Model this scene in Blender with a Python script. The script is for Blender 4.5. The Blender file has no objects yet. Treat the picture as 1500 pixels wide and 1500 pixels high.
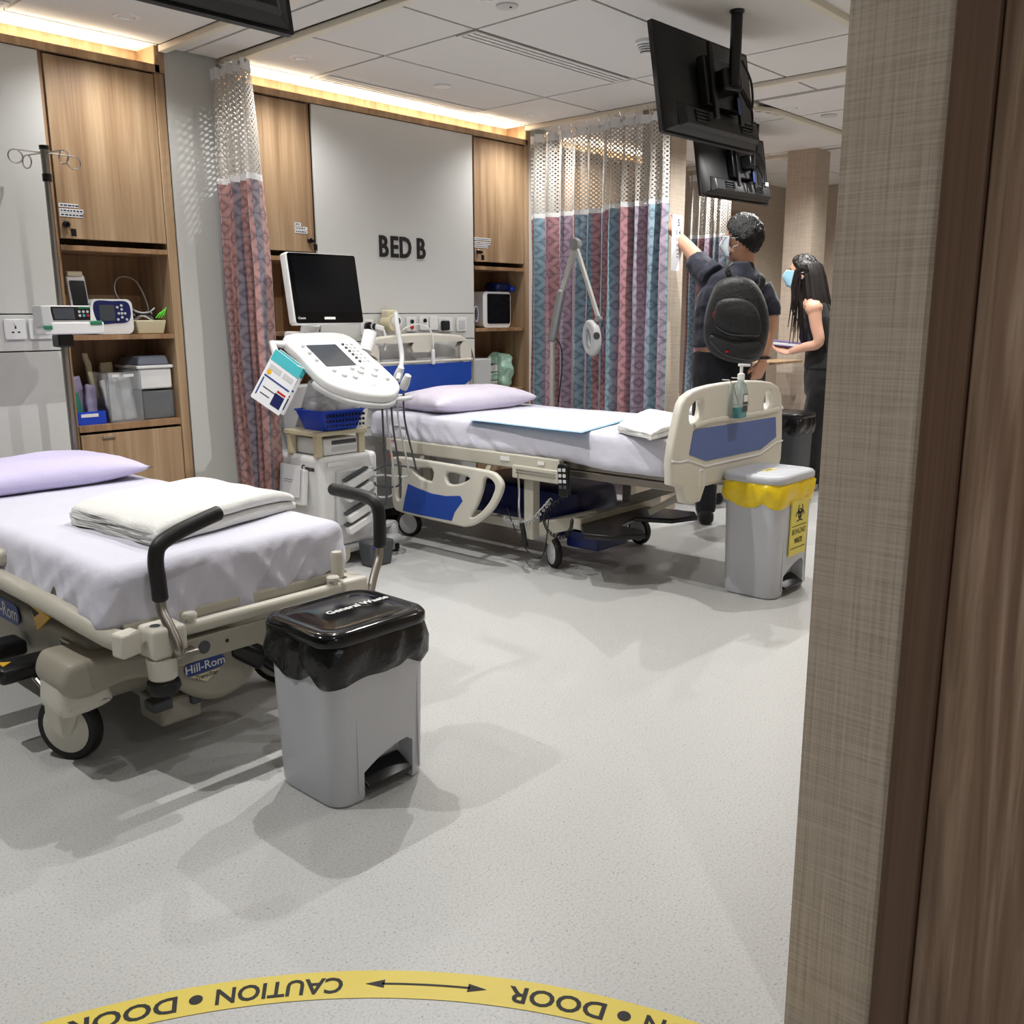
import bpy, bmesh, math, random
from mathutils import Vector, Matrix, noise
random.seed(7)
C = bpy.context.scene.collection
PI = math.pi
# ------------------------------------------------------------------ camera (solved from the room's vanishing points)
FPX, PITCH, ROLL, YAW, EYE = 1353.2, math.radians(11.973), math.radians(0.288), math.radians(47.634), 1.25
_fw = Vector((math.sin(YAW)*math.cos(PITCH), math.cos(YAW)*math.cos(PITCH), -math.sin(PITCH)))
_rt0 = Vector((math.cos(YAW), -math.sin(YAW), 0)); _up0 = _rt0.cross(_fw)
_rt = math.cos(ROLL)*_rt0 - math.sin(ROLL)*_up0; _up = math.cos(ROLL)*_up0 + math.sin(ROLL)*_rt0
CAM = Vector((0, 0, EYE))
camd = bpy.data.cameras.new('camera'); camo = bpy.data.objects.new('camera', camd); C.objects.link(camo)
camd.sensor_width = 36; camd.lens = 36*FPX/1500; camd.clip_start = .02; camd.clip_end = 60
camo.matrix_world = Matrix(((_rt.x, _up.x, -_fw.x, CAM.x), (_rt.y, _up.y, -_fw.y, CAM.y), (_rt.z, _up.z, -_fw.z, CAM.z), (0, 0, 0, 1)))
sc = bpy.context.scene; sc.camera = camo
# ------------------------------------------------------------------ world, exposure
w = bpy.data.worlds.new('world'); sc.world = w; w.use_nodes = True
w.node_tree.nodes['Background'].inputs[0].default_value = (1, .97, .93, 1); w.node_tree.nodes['Background'].inputs[1].default_value = .2
sc.view_settings.view_transform = 'Standard'; sc.view_settings.look = 'None'; sc.view_settings.gamma = 1; sc.view_settings.use_curve_mapping = False
sc.view_settings.exposure = 0.62
SPOT_W, COVE_E = 46, 26.0
# pixel -> point on a known plane of the room
def ray(x, y): return _rt*((x-750)/FPX) - _up*((y-750)/FPX) + _fw
def AX(x, y, X): d = ray(x, y); return CAM + d*((X-CAM.x)/d.x)
def AY(x, y, Y): d = ray(x, y); return CAM + d*((Y-CAM.y)/d.y)
def AZ(x, y, Z): d = ray(x, y); return CAM + d*((Z-CAM.z)/d.z)
def AD(x, y, D): d = ray(x, y); return CAM + d*(D/math.hypot(d.x, d.y))
# ------------------------------------------------------------------ materials
def S(r, g, b):
    f = lambda c: (c/255/12.92) if c <= 10 else ((c/255+.055)/1.055)**2.4
    return (f(r), f(g), f(b), 1)
MATS = {}
def mat(name, col=None, rough=.5, metal=0., trans=0., emit=None, es=1., alpha=1., bump=0., bscale=60., coat=0., spec=.5, ior=1.45):
    if name in MATS: return MATS[name]
    m = bpy.data.materials.new(name); m.use_nodes = True; b = m.node_tree.nodes['Principled BSDF']
    b.inputs['Base Color'].default_value = col or (.5, .5, .5, 1); b.inputs['Roughness'].default_value = rough; b.inputs['Metallic'].default_value = metal
    b.inputs['Transmission Weight'].default_value = trans; b.inputs['Alpha'].default_value = alpha; b.inputs['Coat Weight'].default_value = coat
    b.inputs['Specular IOR Level'].default_value = spec; b.inputs['IOR'].default_value = ior
    if emit: b.inputs['Emission Color'].default_value = emit; b.inputs['Emission Strength'].default_value = es
    if bump:
        N = m.node_tree.nodes; L = m.node_tree.links
        t = N.new('ShaderNodeTexNoise'); t.inputs['Scale'].default_value = bscale; t.inputs['Detail'].default_value = 4
        co = N.new('ShaderNodeTexCoord'); L.new(co.outputs['Object'], t.inputs['Vector'])
        bp = N.new('ShaderNodeBump'); bp.inputs['Strength'].default_value = bump; bp.inputs['Distance'].default_value = .01
        L.new(t.outputs['Fac'], bp.inputs['Height']); L.new(bp.outputs[0], b.inputs['Normal'])
    MATS[name] = m; return m
def nodes(m): return m.node_tree.nodes, m.node_tree.links, m.node_tree.nodes['Principled BSDF']
def ramp(N, stops):
    r = N.new('ShaderNodeValToRGB'); e = r.color_ramp.elements
    e[0].position, e[0].color = stops[0]; e[1].position, e[1].color = stops[-1]
    for p, c in stops[1:-1]: k = e.new(p); k.color = c
    return r
def wood(name, c0, c1, c2, rough=.45, scale=(14, 14, .7), fig=.5):
    m = mat(name, c1, rough); N, L, b = nodes(m)
    co = N.new('ShaderNodeTexCoord'); mp = N.new('ShaderNodeMapping'); mp.inputs['Scale'].default_value = scale; L.new(co.outputs['Object'], mp.inputs['Vector'])
    n1 = N.new('ShaderNodeTexNoise'); n1.inputs['Scale'].default_value = 1.2; n1.inputs['Detail'].default_value = 6; n1.inputs['Distortion'].default_value = fig; L.new(mp.outputs[0], n1.inputs['Vector'])
    mp2 = N.new('ShaderNodeMapping'); mp2.inputs['Scale'].default_value = (scale[0]*9, scale[1]*9, scale[2]*3); L.new(co.outputs['Object'], mp2.inputs['Vector'])
    n2 = N.new('ShaderNodeTexNoise'); n2.inputs['Scale'].default_value = 1; n2.inputs['Detail'].default_value = 3; L.new(mp2.outputs[0], n2.inputs['Vector'])
    mx = N.new('ShaderNodeMath'); mx.operation = 'MULTIPLY_ADD'; L.new(n2.outputs['Fac'], mx.inputs[0]); mx.inputs[1].default_value = .35; L.new(n1.outputs['Fac'], mx.inputs[2])
    r = ramp(N, [(.42, c0), (.66, c1), (.9, c2)]); L.new(mx.outputs[0], r.inputs[0]); L.new(r.outputs[0], b.inputs['Base Color'])
    return m
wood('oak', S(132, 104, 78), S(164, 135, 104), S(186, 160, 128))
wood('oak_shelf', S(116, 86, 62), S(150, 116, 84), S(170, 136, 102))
wood('door_wood', S(110, 86, 70), S(136, 110, 90), S(176, 152, 130), .5, (11, 11, .8), 2.2)
wood('frame_wood', S(80, 58, 45), S(98, 74, 58), S(112, 86, 68), .5, (30, 30, .6), .3)
def floor_mat():
    m = mat('vinyl_floor', S(188, 188, 186), .38); N, L, b = nodes(m)
    co = N.new('ShaderNodeTexCoord')
    n = N.new('ShaderNodeTexNoise'); n.inputs['Scale'].default_value = 170; n.inputs['Detail'].default_value = 3; n.inputs['Roughness'].default_value = .7; L.new(co.outputs['Object'], n.inputs['Vector'])
    r = ramp(N, [(.3, S(150, 150, 148)), (.45, S(188, 188, 186)), (.62, S(194, 194, 192)), (.75, S(210, 210, 208))]); L.new(n.outputs['Fac'], r.inputs[0])
    v = N.new('ShaderNodeTexVoronoi'); v.inputs['Scale'].default_value = 75; L.new(co.outputs['Object'], v.inputs['Vector'])
    vr = ramp(N, [(.10, (1, 1, 1, 1)), (.17, (0, 0, 0, 1))]); L.new(v.outputs['Distance'], vr.inputs[0])
    v2 = N.new('ShaderNodeTexNoise'); v2.inputs['Scale'].default_value = 23; L.new(co.outputs['Object'], v2.inputs['Vector'])
    vm = N.new('ShaderNodeMath'); vm.operation = 'MULTIPLY'; L.new(vr.outputs[0], vm.inputs[0]); 
    r2 = ramp(N, [(.5, (0, 0, 0, 1)), (.62, (1, 1, 1, 1))]); L.new(v2.outputs['Fac'], r2.inputs[0]); L.new(r2.outputs[0], vm.inputs[1])
    mx = N.new('ShaderNodeMix'); mx.data_type = 'RGBA'; L.new(vm.outputs[0], mx.inputs[0]); L.new(r.outputs[0], mx.inputs[6]); mx.inputs[7].default_value = S(122, 120, 116)
    L.new(mx.outputs[2], b.inputs['Base Color']); return m
floor_mat()
def wallpaper():
    m = mat('woven_wallpaper', S(150, 138, 124), .75); N, L, b = nodes(m)
    co = N.new('ShaderNodeTexCoord'); cols = []
    for sc_ in ((7, 7, 300), (260, 260, 5)):
        mp = N.new('ShaderNodeMapping'); mp.inputs['Scale'].default_value = sc_; L.new(co.outputs['Object'], mp.inputs['Vector'])
        n = N.new('ShaderNodeTexNoise'); n.inputs['Scale'].default_value = 1; n.inputs['Detail'].default_value = 3; L.new(mp.outputs[0], n.inputs['Vector']); cols.append(n)
    a = N.new('ShaderNodeMath'); a.operation = 'ADD'; L.new(cols[0].outputs['Fac'], a.inputs[0]); L.new(cols[1].outputs['Fac'], a.inputs[1])
    r = ramp(N, [(.36, S(166, 152, 136)), (.5, S(184, 170, 154)), (.64, S(196, 183, 168))]); 
    h = N.new('ShaderNodeMath'); h.operation = 'MULTIPLY'; h.inputs[1].default_value = .5; L.new(a.outputs[0], h.inputs[0]); L.new(h.outputs[0], r.inputs[0])
    L.new(r.outputs[0], b.inputs['Base Color'])
    bp = N.new('ShaderNodeBump'); bp.inputs['Strength'].default_value = .12; bp.inputs['Distance'].default_value = .002; L.new(h.outputs[0], bp.inputs['Height']); L.new(bp.outputs[0], b.inputs['Normal'])
    return m
wallpaper()
def cloth(name, col, rough=.85, bump=.25, bscale=14, fine=.15):
    m = mat(name, col, rough); N, L, b = nodes(m); co = N.new('ShaderNodeTexCoord')
    n = N.new('ShaderNodeTexNoise'); n.inputs['Scale'].default_value = bscale; n.inputs['Detail'].default_value = 5; n.inputs['Distortion'].default_value = .6; L.new(co.outputs['Object'], n.inputs['Vector'])
    n2 = N.new('ShaderNodeTexNoise'); n2.inputs['Scale'].default_value = 420; L.new(co.outputs['Object'], n2.inputs['Vector'])
    ad = N.new('ShaderNodeMath'); ad.operation = 'MULTIPLY_ADD'; L.new(n2.outputs['Fac'], ad.inputs[0]); ad.inputs[1].default_value = fine; L.new(n.outputs['Fac'], ad.inputs[2])
    bp = N.new('ShaderNodeBump'); bp.inputs['Strength'].default_value = bump; bp.inputs['Distance'].default_value = .02; L.new(ad.outputs[0], bp.inputs['Height']); L.new(bp.outputs[0], b.inputs['Normal'])
    b.inputs['Sheen Weight'].default_value = .15; return m
cloth('lilac_sheet', S(203, 202, 215)); cloth('lilac_pillow', S(200, 192, 224)); cloth('pale_lilac_pillow', S(205, 198, 214))
cloth('white_blanket', S(222, 222, 218), .9, .4, 60, .6); cloth('white_towel', S(230, 230, 230), .9, .3, 40, .4); cloth('pad_white', S(224, 228, 232), .7, .15, 30)
cloth('navy_shirt', S(27, 30, 45), .85, .2, 25); cloth('navy_jeans', S(13, 14, 22), .85, .2, 30); cloth('black_cloth', S(9, 9, 10), .85, .2, 30); cloth('black_nylon', S(13, 13, 15), .55, .3, 40)
mat('white_panel', S(206, 206, 203), .5); mat('wall_paint', S(196, 196, 192), .7); mat('ceiling_tile', S(222, 220, 217), .85, bump=.08, bscale=300); mat('grid_metal', S(104, 100, 95), .6)
mat('dark_gap', S(40, 38, 36), .9); mat('track_cream', S(222, 216, 200), .4); mat('white_plastic', S(226, 226, 226), .35); mat('light_grey_plastic', S(196, 197, 198), .4)
mat('bin_grey', S(188, 190, 196), .4, bump=.05, bscale=400); mat('cream_plastic', S(206, 202, 190), .38); mat('cream_metal', S(188, 184, 170), .4); mat('beige_metal', S(158, 152, 138), .45)
mat('black_plastic', S(16, 16, 18), .3); mat('black_rubber', S(22, 22, 24), .6); mat('black_foam', S(20, 20, 21), .45, bump=.1, bscale=500); mat('black_gloss', S(10, 10, 12), .12)
mat('screen', S(14, 15, 18), .15); mat('screen_grey', S(66, 70, 76), .25); mat('tv_black', S(24, 24, 26), .42, bump=.05, bscale=600)
mat('steel', S(190, 186, 180), .25, 1); mat('brushed_steel', S(150, 144, 136), .38, 1); mat('chrome', S(225, 225, 225), .1, 1)
mat('blue_panel', S(30, 70, 160), .4); mat('blue_panel_dull', S(84, 104, 158), .4); mat('blue_plastic', S(24, 66, 190), .4); mat('navy_plastic', S(16, 28, 84), .35)
mat('yellow_plastic', S(226, 176, 40), .4); mat('yellow_bag', S(232, 200, 30), .3, bump=.5, bscale=30); mat('yellow_sticker', S(222, 206, 90), .5); mat('yellow_tape', S(222, 200, 84), .45)
mat('black_bag', S(16, 16, 17), .25, bump=.6, bscale=28); mat('black_print', S(20, 20, 20), .6); mat('white_print', S(230, 230, 230), .6); mat('navy_print', S(30, 38, 90), .6); mat('red', S(190, 30, 34), .4); mat('green', S(40, 120, 84), .4)
mat('teal', S(70, 180, 190), .5); mat('lime', S(110, 230, 70), .4); mat('skin', S(200, 152, 126), .55); mat('skin_light', S(206, 160, 136), .55); mat('hair', S(14, 11, 10), .5, bump=1., bscale=130); mat('brown_hair', S(20, 13, 11), .5)
mat('mask_blue', S(150, 196, 216), .7); mat('mask_white', S(190, 200, 206), .8); mat('clear_plastic', S(225, 228, 232), .15, trans=.75, alpha=.55); mat('smoke_plastic', S(120, 126, 140), .2, alpha=.85); mat('grey_dark', S(70, 72, 76), .5)
mat('green_bag', S(176, 214, 194), .25, alpha=.85, bump=.6, bscale=30); mat('pack_lilac', S(176, 168, 200), .25, alpha=.8, bump=.5, bscale=40); mat('pack_green', S(50, 130, 110), .25, bump=.5, bscale=40); mat('pack_white', S(214, 214, 214), .25, bump=.5, bscale=40)
mat('bottle_clear', S(200, 225, 228), .08, trans=.8, alpha=.6); mat('gel_teal', S(60, 170, 175), .2, trans=.3); mat('lamp_lens', (1, .95, .88, 1), emit=(1, .95, .87, 1), es=14); mat('cove_light', (1, .8, .5, 1), emit=(1, .87, .66, 1), es=COVE_E)
mat('ivory', S(206, 196, 166), .45); mat('sticker_white', S(224, 224, 222), .6); mat('paper', S(226, 228, 232), .5); mat('light_grey_arm', S(190, 190, 184), .4); mat('arm_grey', S(140, 142, 142), .45)
mat('blanket_shadow', S(130, 116, 100), .9); mat('badge_blue', S(52, 72, 140), .45); mat('purple', S(110, 90, 150), .5); mat('shoe_white', S(200, 200, 200), .6); mat('coil_grey', S(170, 170, 172), .35)
# ------------------------------------------------------------------ objects
def thing(name, label, cat, loc=(0, 0, 0), group=None):
    o = bpy.data.objects.new(name, None); C.objects.link(o); o.empty_display_size = .1; o.location = loc
    o['label'] = label; o['category'] = cat
    if group: o['group'] = group
    return o
def tag(o, label, cat, group=None):
    o['label'] = label; o['category'] = cat
    if group: o['group'] = group
    return o
def link(o, parent):
    C.objects.link(o)
    if parent is not None:
        o.parent = parent
        if parent.parent is None: o.matrix_parent_inverse = parent.matrix_basis.inverted()
    return o
def struct(o): o['kind'] = 'structure'; return o
def finish(me, name, m, parent, smooth, bevel=0, seg=2, sub=0, label=None):
    me.materials.append(MATS[m] if isinstance(m, str) else m)
    if smooth:
        me.polygons.foreach_set('use_smooth', [True]*len(me.polygons)); me.set_sharp_from_angle(angle=smooth if smooth is not True else .7)
    o = bpy.data.objects.new(name, me); link(o, parent)
    if bevel:
        b = o.modifiers.new('bevel', 'BEVEL'); b.width = bevel; b.segments = seg; b.limit_method = 'ANGLE'; b.angle_limit = .6; b.harden_normals = False
        me.polygons.foreach_set('use_smooth', [True]*len(me.polygons)); me.set_sharp_from_angle(angle=1.2)
    if sub: s = o.modifiers.new('sub', 'SUBSURF'); s.levels = sub; s.render_levels = sub
    if label: o['label'] = label
    return o
class MB:
    def __init__(s): s.v = []; s.f = []
    def add(s, vs, fs):
        n = len(s.v); s.v += [tuple(x) for x in vs]; s.f += [tuple(i+n for i in f) for f in fs]; return s
    def box(s, x0, x1, y0, y1, z0, z1):
        return s.add([(x, y, z) for z in (z0, z1) for y in (y0, y1) for x in (x0, x1)], [(0, 2, 3, 1), (4, 5, 7, 6), (0, 1, 5, 4), (2, 6, 7, 3), (0, 4, 6, 2), (1, 3, 7, 5)])
    def cbox(s, c, d): return s.box(c[0]-d[0]/2, c[0]+d[0]/2, c[1]-d[1]/2, c[1]+d[1]/2, c[2]-d[2]/2, c[2]+d[2]/2)
    def hexa(s, b, t):  # 4 bottom pts, 4 top pts (ccw)
        return s.add(list(b)+list(t), [(3, 2, 1, 0), (4, 5, 6, 7)]+[(i, (i+1) % 4, 4+(i+1) % 4, 4+i) for i in range(4)])
    def bar(s, p, q, w, h, up=(0, 0, 1)):
        p, q = Vector(p), Vector(q); d = (q-p).normalized(); u = Vector(up); r = d.cross(u)
        if r.length < 1e-4: r = d.cross(Vector((1, 0, 0)))
        r.normalize(); u = r.cross(d)
        f = lambda o: [o-r*w/2-u*h/2, o+r*w/2-u*h/2, o+r*w/2+u*h/2, o-r*w/2+u*h/2]
        return s.hexa(f(p), f(q))
    def tube(s, pts, r, n=10, closed=False, cap=True, flat=1.):
        P = [Vector(p) for p in pts]; m = len(P); rr = r if isinstance(r, (list, tuple)) else [r]*m
        rings = []; prev = None
        for i in range(m):
            a = P[i-1] if (i or closed) else P[i]; b = P[(i+1) % m] if (i < m-1 or closed) else P[i]
            d = (b-a); d = d.normalized() if d.length > 1e-9 else Vector((0, 0, 1))
            if prev is None:
                e = Vector((0, 0, 1)) if abs(d.z) < .9 else Vector((1, 0, 0)); u = (e - d*e.dot(d)).normalized()
            else: u = (prev - d*prev.dot(d)).normalized()
            prev = u; v = d.cross(u)
            rings.append([P[i]+(u*math.cos(t)*flat+v*math.sin(t))*rr[i] for t in [2*PI*k/n for k in range(n)]])
        vs = [p for ring in rings for p in ring]; fs = []
        for i in range(m if closed else m-1):
            for k in range(n):
                a, b = i*n+k, i*n+(k+1) % n; c, d_ = ((i+1) % m)*n+(k+1) % n, ((i+1) % m)*n+k; fs.append((a, b, c, d_))
        if cap and not closed: fs.append(tuple(range(n-1, -1, -1))); fs.append(tuple((m-1)*n+k for k in range(n)))
        return s.add(vs, fs)
    def cyl(s, p, q, r, r2=None, n=20): return s.tube([p, q], [r, r2 if r2 is not None else r], n)
    def lathe(s, c, prof, n=28, axis='Z', cap=True):
        vs = []; c = Vector(c)
        for r, h in prof:
            for k in range(n):
                t = 2*PI*k/n; a, b = r*math.cos(t), r*math.sin(t)
                vs.append(c+Vector({'Z': (a, b, h), 'X': (h, a, b), 'Y': (b, h, a)}[axis]))
        m = len(prof); fs = [(i*n+k, i*n+(k+1) % n, (i+1)*n+(k+1) % n, (i+1)*n+k) for i in range(m-1) for k in range(n)]
        if cap: fs += [tuple(range(n-1, -1, -1)), tuple((m-1)*n+k for k in range(n))]
        return s.add(vs, fs)
    def prism(s, poly, a, b, f):  # f(u,v,w)->xyz
        n = len(poly); return s.add([f(u, v, a) for u, v in poly]+[f(u, v, b) for u, v in poly], [tuple(range(n-1, -1, -1)), tuple(range(n, 2*n))]+[(i, (i+1) % n, n+(i+1) % n, n+i) for i in range(n)])
    def loft(s, rings, cap=True, closed=False):
        n = len(rings[0]); m = len(rings); fs = [(i*n+k, i*n+(k+1) % n, (i+1)*n+(k+1) % n, (i+1)*n+k) for i in range(m-1) for k in range(n)]
        if cap: fs += [tuple(range(n-1, -1, -1)), tuple((m-1)*n+k for k in range(n))]
        return s.add([p for r in rings for p in r], fs)
    def grid(s, fn, nu, nv):
        return s.add([fn(i/nu, j/nv) for j in range(nv+1) for i in range(nu+1)], [(j*(nu+1)+i, j*(nu+1)+i+1, (j+1)*(nu+1)+i+1, (j+1)*(nu+1)+i) for j in range(nv) for i in range(nu)])
    def xf(s, M): s.v = [tuple(M @ Vector(p)) for p in s.v]; return s
    def build(s, name, m, parent=None, smooth=False, bevel=0, seg=2, sub=0, label=None):
        me = bpy.data.meshes.new(name); me.from_pydata(s.v, [], s.f)
        bm = bmesh.new(); bm.from_mesh(me); bmesh.ops.recalc_face_normals(bm, faces=bm.faces); bm.to_mesh(me); bm.free()
        return finish(me, name, m, parent, smooth, bevel, seg, sub, label)
def rrect(x0, y0, x1, y1, r, n=5):
    out = []
    for cx, cy, a in ((x1-r, y0+r, -PI/2), (x1-r, y1-r, 0), (x0+r, y1-r, PI/2), (x0+r, y0+r, PI)):
        out += [(cx+r*math.cos(a+PI/2*k/n), cy+r*math.sin(a+PI/2*k/n)) for k in range(n+1)]
    return out
def smoothpoly(pts, k=6, closed=True):
    n = len(pts); out = []
    for i in range(n if closed else n-1):
        g = lambda j: Vector(pts[j % n]) if closed else Vector(pts[max(0, min(n-1, j))])
        p0, p1, p2, p3 = g(i-1), g(i), g(i+1), g(i+2)
        for t in [q/k for q in range(k)]:
            out.append(tuple(.5*((2*p1)+(-p0+p2)*t+(2*p0-5*p1+4*p2-p3)*t*t+(-p0+3*p1-3*p2+p3)*t*t*t)))
    if not closed: out.append(tuple(pts[-1]))
    return out
def plate(name, loops, depth, M, m, parent=None, bevel=.004, res=2, label=None):
    cu = bpy.data.curves.new('c', 'CURVE'); cu.dimensions = '2D'; cu.fill_mode = 'BOTH'; cu.extrude = max(depth/2-bevel, .0003); cu.bevel_depth = bevel; cu.bevel_resolution = res; cu.offset = -bevel
    for lp in loops:
        sp = cu.splines.new('POLY'); sp.points.add(len(lp)-1); sp.use_cyclic_u = True
        for p, q in zip(sp.points, lp): p.co = (q[0], q[1], 0, 1)
    t = bpy.data.objects.new('t', cu); me = bpy.data.meshes.new_from_object(t); bpy.data.objects.remove(t); bpy.data.curves.remove(cu)
    me.transform(M); me.materials.clear(); me.name = name
    return finish(me, name, m, parent, .6, label=label)
def frame(o, u, v):
    u = Vector(u).normalized(); v = Vector(v); v = (v-u*v.dot(u)).normalized(); w_ = u.cross(v); o = Vector(o)
    return Matrix(((u.x, v.x, w_.x, o.x), (u.y, v.y, w_.y, o.y), (u.z, v.z, w_.z, o.z), (0, 0, 0, 1)))
def text(name, body, size, M, m, parent=None, ext=.0006, align='CENTER', bold=0., sx=1., bend=None, shear=0.):
    cu = bpy.data.curves.new('t', 'FONT'); cu.body = body; cu.size = size; cu.extrude = ext; cu.align_x = align; cu.align_y = 'CENTER'; cu.offset = bold; cu.resolution_u = 3; cu.shear = shear; cu.space_character = 1.1 if body == 'BED B' else 1.
    t = bpy.data.objects.new('t', cu); me = bpy.data.meshes.new_from_object(t); bpy.data.objects.remove(t); bpy.data.curves.remove(cu)
    if sx != 1: me.transform(Matrix.Diagonal((sx, 1, 1, 1)))
    if bend:
        for v in me.vertices: v.co = bend(v.co)
    else: me.transform(M)
    me.materials.clear(); me.name = name
    return finish(me, name, m, parent, False)
FX = lambda X: (lambda u, v, w_: (X+w_, u, v))
FY = lambda Y: (lambda u, v, w_: (u, Y+w_, v))
FZ = lambda Z: (lambda u, v, w_: (u, v, Z+w_))
def ribbon(mb, p0, p1, w0, w1, side):
    p0, p1, s_ = Vector(p0), Vector(p1), Vector(side)
    mb.add([p0-s_*w0, p0+s_*w0, p1+s_*w1, p1-s_*w1], [(0, 1, 2, 3)])
def softbox(x0, x1, y0, y1, z0, z1, r, nx=24, ny=24, nz=8, fn=None):
    bm = bmesh.new(); V = {}
    def vert(i, j, k):
        key = (i, j, k)
        if key not in V:
            p = Vector((x0+(x1-x0)*i/nx, y0+(y1-y0)*j/ny, z0+(z1-z0)*k/nz))
            q = Vector((min(max(p.x, x0+r), x1-r), min(max(p.y, y0+r), y1-r), min(max(p.z, z0+min(r, (z1-z0)/2)), z1-min(r, (z1-z0)/2))))
            d = p-q; rz = min(r, (z1-z0)/2)
            if d.length > 1e-9:
                d = d.normalized(); p = q+Vector((d.x*r, d.y*r, d.z*rz))
            nrm = d if d.length > 1e-9 else Vector((0, 0, 1))
            V[key] = (p, nrm)
        return key
    fs = []; idx = {}; vs = []
    def vid(i, j, k):
        kk = vert(i, j, k)
        if kk not in idx:
            idx[kk] = len(vs); p, nn = V[kk]; vs.append(fn(p, nn) if fn else p)
        return idx[kk]
    for i in range(nx):
        for j in range(ny):
            fs.append((vid(i, j, nz), vid(i+1, j, nz), vid(i+1, j+1, nz), vid(i, j+1, nz))); fs.append((vid(i, j, 0), vid(i, j+1, 0), vid(i+1, j+1, 0), vid(i+1, j, 0)))
    for i in range(nx):
        for k in range(nz):
            fs.append((vid(i, 0, k), vid(i+1, 0, k), vid(i+1, 0, k+1), vid(i, 0, k+1))); fs.append((vid(i, ny, k), vid(i, ny, k+1), vid(i+1, ny, k+1), vid(i+1, ny, k)))
    for j in range(ny):
        for k in range(nz):
            fs.append((vid(0, j, k), vid(0, j, k+1), vid(0, j+1, k+1), vid(0, j+1, k))); fs.append((vid(nx, j, k), vid(nx, j+1, k), vid(nx, j+1, k+1), vid(nx, j, k+1)))
    bm.free(); mb = MB(); mb.add(vs, fs); return mb
def nz3(p, s=1., o=0.): return noise.noise(Vector((p[0]*s+o, p[1]*s+o*1.7, p[2]*s-o)))
def copy_tree(o, off=(0, 0, 0)):
    r = o.copy(); C.objects.link(r); r.location = Vector(o.location)+Vector(off)
    for ch in list(o.children):
        c = ch.copy(); C.objects.link(c); c.parent = r
        for g in list(ch.children):
            d = g.copy(); C.objects.link(d); d.parent = c
    return r
# ------------------------------------------------------------------ room shell
ZC = 2.47
fl = MB(); fl.box(-3.2, 9.2, -2.2, 4.9, -.05, 0); FLOOR = struct(fl.build('floor', 'vinyl_floor'))
HW = struct(MB().box(-3.2, 9.0, 4.66, 4.8, 0, 2.9).build('wall_back', 'wall_paint'))
struct(MB().box(9.0, 9.15, -.5, 4.8, 0, 2.9).build('wall_right', 'woven_wallpaper'))
struct(MB().box(-3.3, -3.2, -2.2, 4.8, 0, 2.9).build('wall_left', 'wall_paint'))
# wall with the doorway the photographer stands in
wf = struct(MB().box(1.39, 9.0, .461, .61, 0, 2.9).build('wall_front', 'woven_wallpaper'))
struct(MB().box(-3.2, -.12, .35, .61, 0, 2.9).build('wall_front_left', 'wall_paint'))
struct(MB().box(-.12, 1.39, .35, .61, 2.62, 2.9).build('trim_1', 'frame_wood'))
d1 = struct(MB().box(1.378, 1.5, .405, .4608, 0, 2.62).build('door_1', 'frame_wood', bevel=.003))
dl = MB().box(1.392, 1.44, -.5, .404, 0.008, 2.6).build('door_leaf', 'door_wood', d1, bevel=.003)
struct(MB().box(1.501, 3.0, -.5, .46, 0, 2.9).build('wall_corridor', 'wall_paint'))
# far part of the back wall, papered
struct(MB().box(6.4, 9.0, 4.45, 4.659, 0, 2.9).build('wall_back_far', 'woven_wallpaper'))
# columns
for i, (x0, x1, y0, y1) in enumerate(((6.94, 7.19, 3.235, 3.46), (4.985, 5.155, 3.24, 3.45))):
    struct(MB().box(x0, x1, y0, y1, 0, ZC).build('wall_column_%d' % (i+1), 'woven_wallpaper'))
# pillars between the bays on the head wall
struct(MB().box(2.335, 2.62, 4.3, 4.659, 0, ZC+.02).build('wall_pillar_1', 'wall_paint'))
struct(MB().box(4.90, 5.17, 4.3, 4.659, 0, ZC+.02).build('wall_pillar_2', 'wall_paint'))
MB().box(2.335, 2.62, 4.288, 4.2995, 0, .1).build('baseboard_back', 'grey_dark')['kind'] = 'structure'
# ceiling: dark void above, tiles below
CEIL = struct(MB().box(-3.2, 9.0, .3, 4.66, ZC+.05, ZC+.1).build('ceiling', 'dark_gap'))
tile_cache = {}
def tile(x0, x1, y0, y1, m='ceiling_tile'):
    g = .0075; k = (round(x1-x0, 3), round(y1-y0, 3))
    if k not in tile_cache:
        a, b = (x1-x0)/2-g, (y1-y0)/2-g; mb = MB().box(-a, a, -b, b, 0, .02)
        me = bpy.data.meshes.new('ceiling_tile'); me.from_pydata(mb.v, [], mb.f); me.materials.append(MATS[m]); tile_cache[k] = me
    o = bpy.data.objects.new('ceiling_tile', tile_cache[k]); C.objects.link(o); o.parent = CEIL; o.location = ((x0+x1)/2, (y0+y1)/2, ZC)
ys = [4.449, 4.262, 3.66, 3.05, 2.445, 1.84, 1.235, .625]
def tiles(xs, ys_):
    for a, b in zip(xs, xs[1:]):
        for d, c in zip(ys_, ys_[1:]): tile(a, b, c, d)
tiles([-3.1, -1.9, -.7, .5, 1.63, 2.30], ys)          # bay nearest the door
tiles([2.345, 2.44, 2.61], [4.29, 3.66, 3.05, 2.445, 1.84, 1.235, .625])
tiles([2.66, 3.124, 4.31, 4.832], ys)
tiles([4.88, 5.21], [4.29, 3.66, 3.05, 2.445, 1.84, 1.235, .625])
tiles([5.25, 5.8, 6.95, 7.06], [4.449, 4.262, 3.66, 2.875]); tiles([5.25, 5.8, 6.95, 7.06], [2.83, 2.2, 1.5, .625])
tiles([7.1, 7.9, 8.99], [4.449, 3.66, 2.9, 2.2, 1.5, .625])
gb = MB()
gb.box(-3.1, 9, .62, 4.449, ZC+.012, ZC+.03); gb.build('ceiling_grid', 'grid_metal', CEIL)
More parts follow.
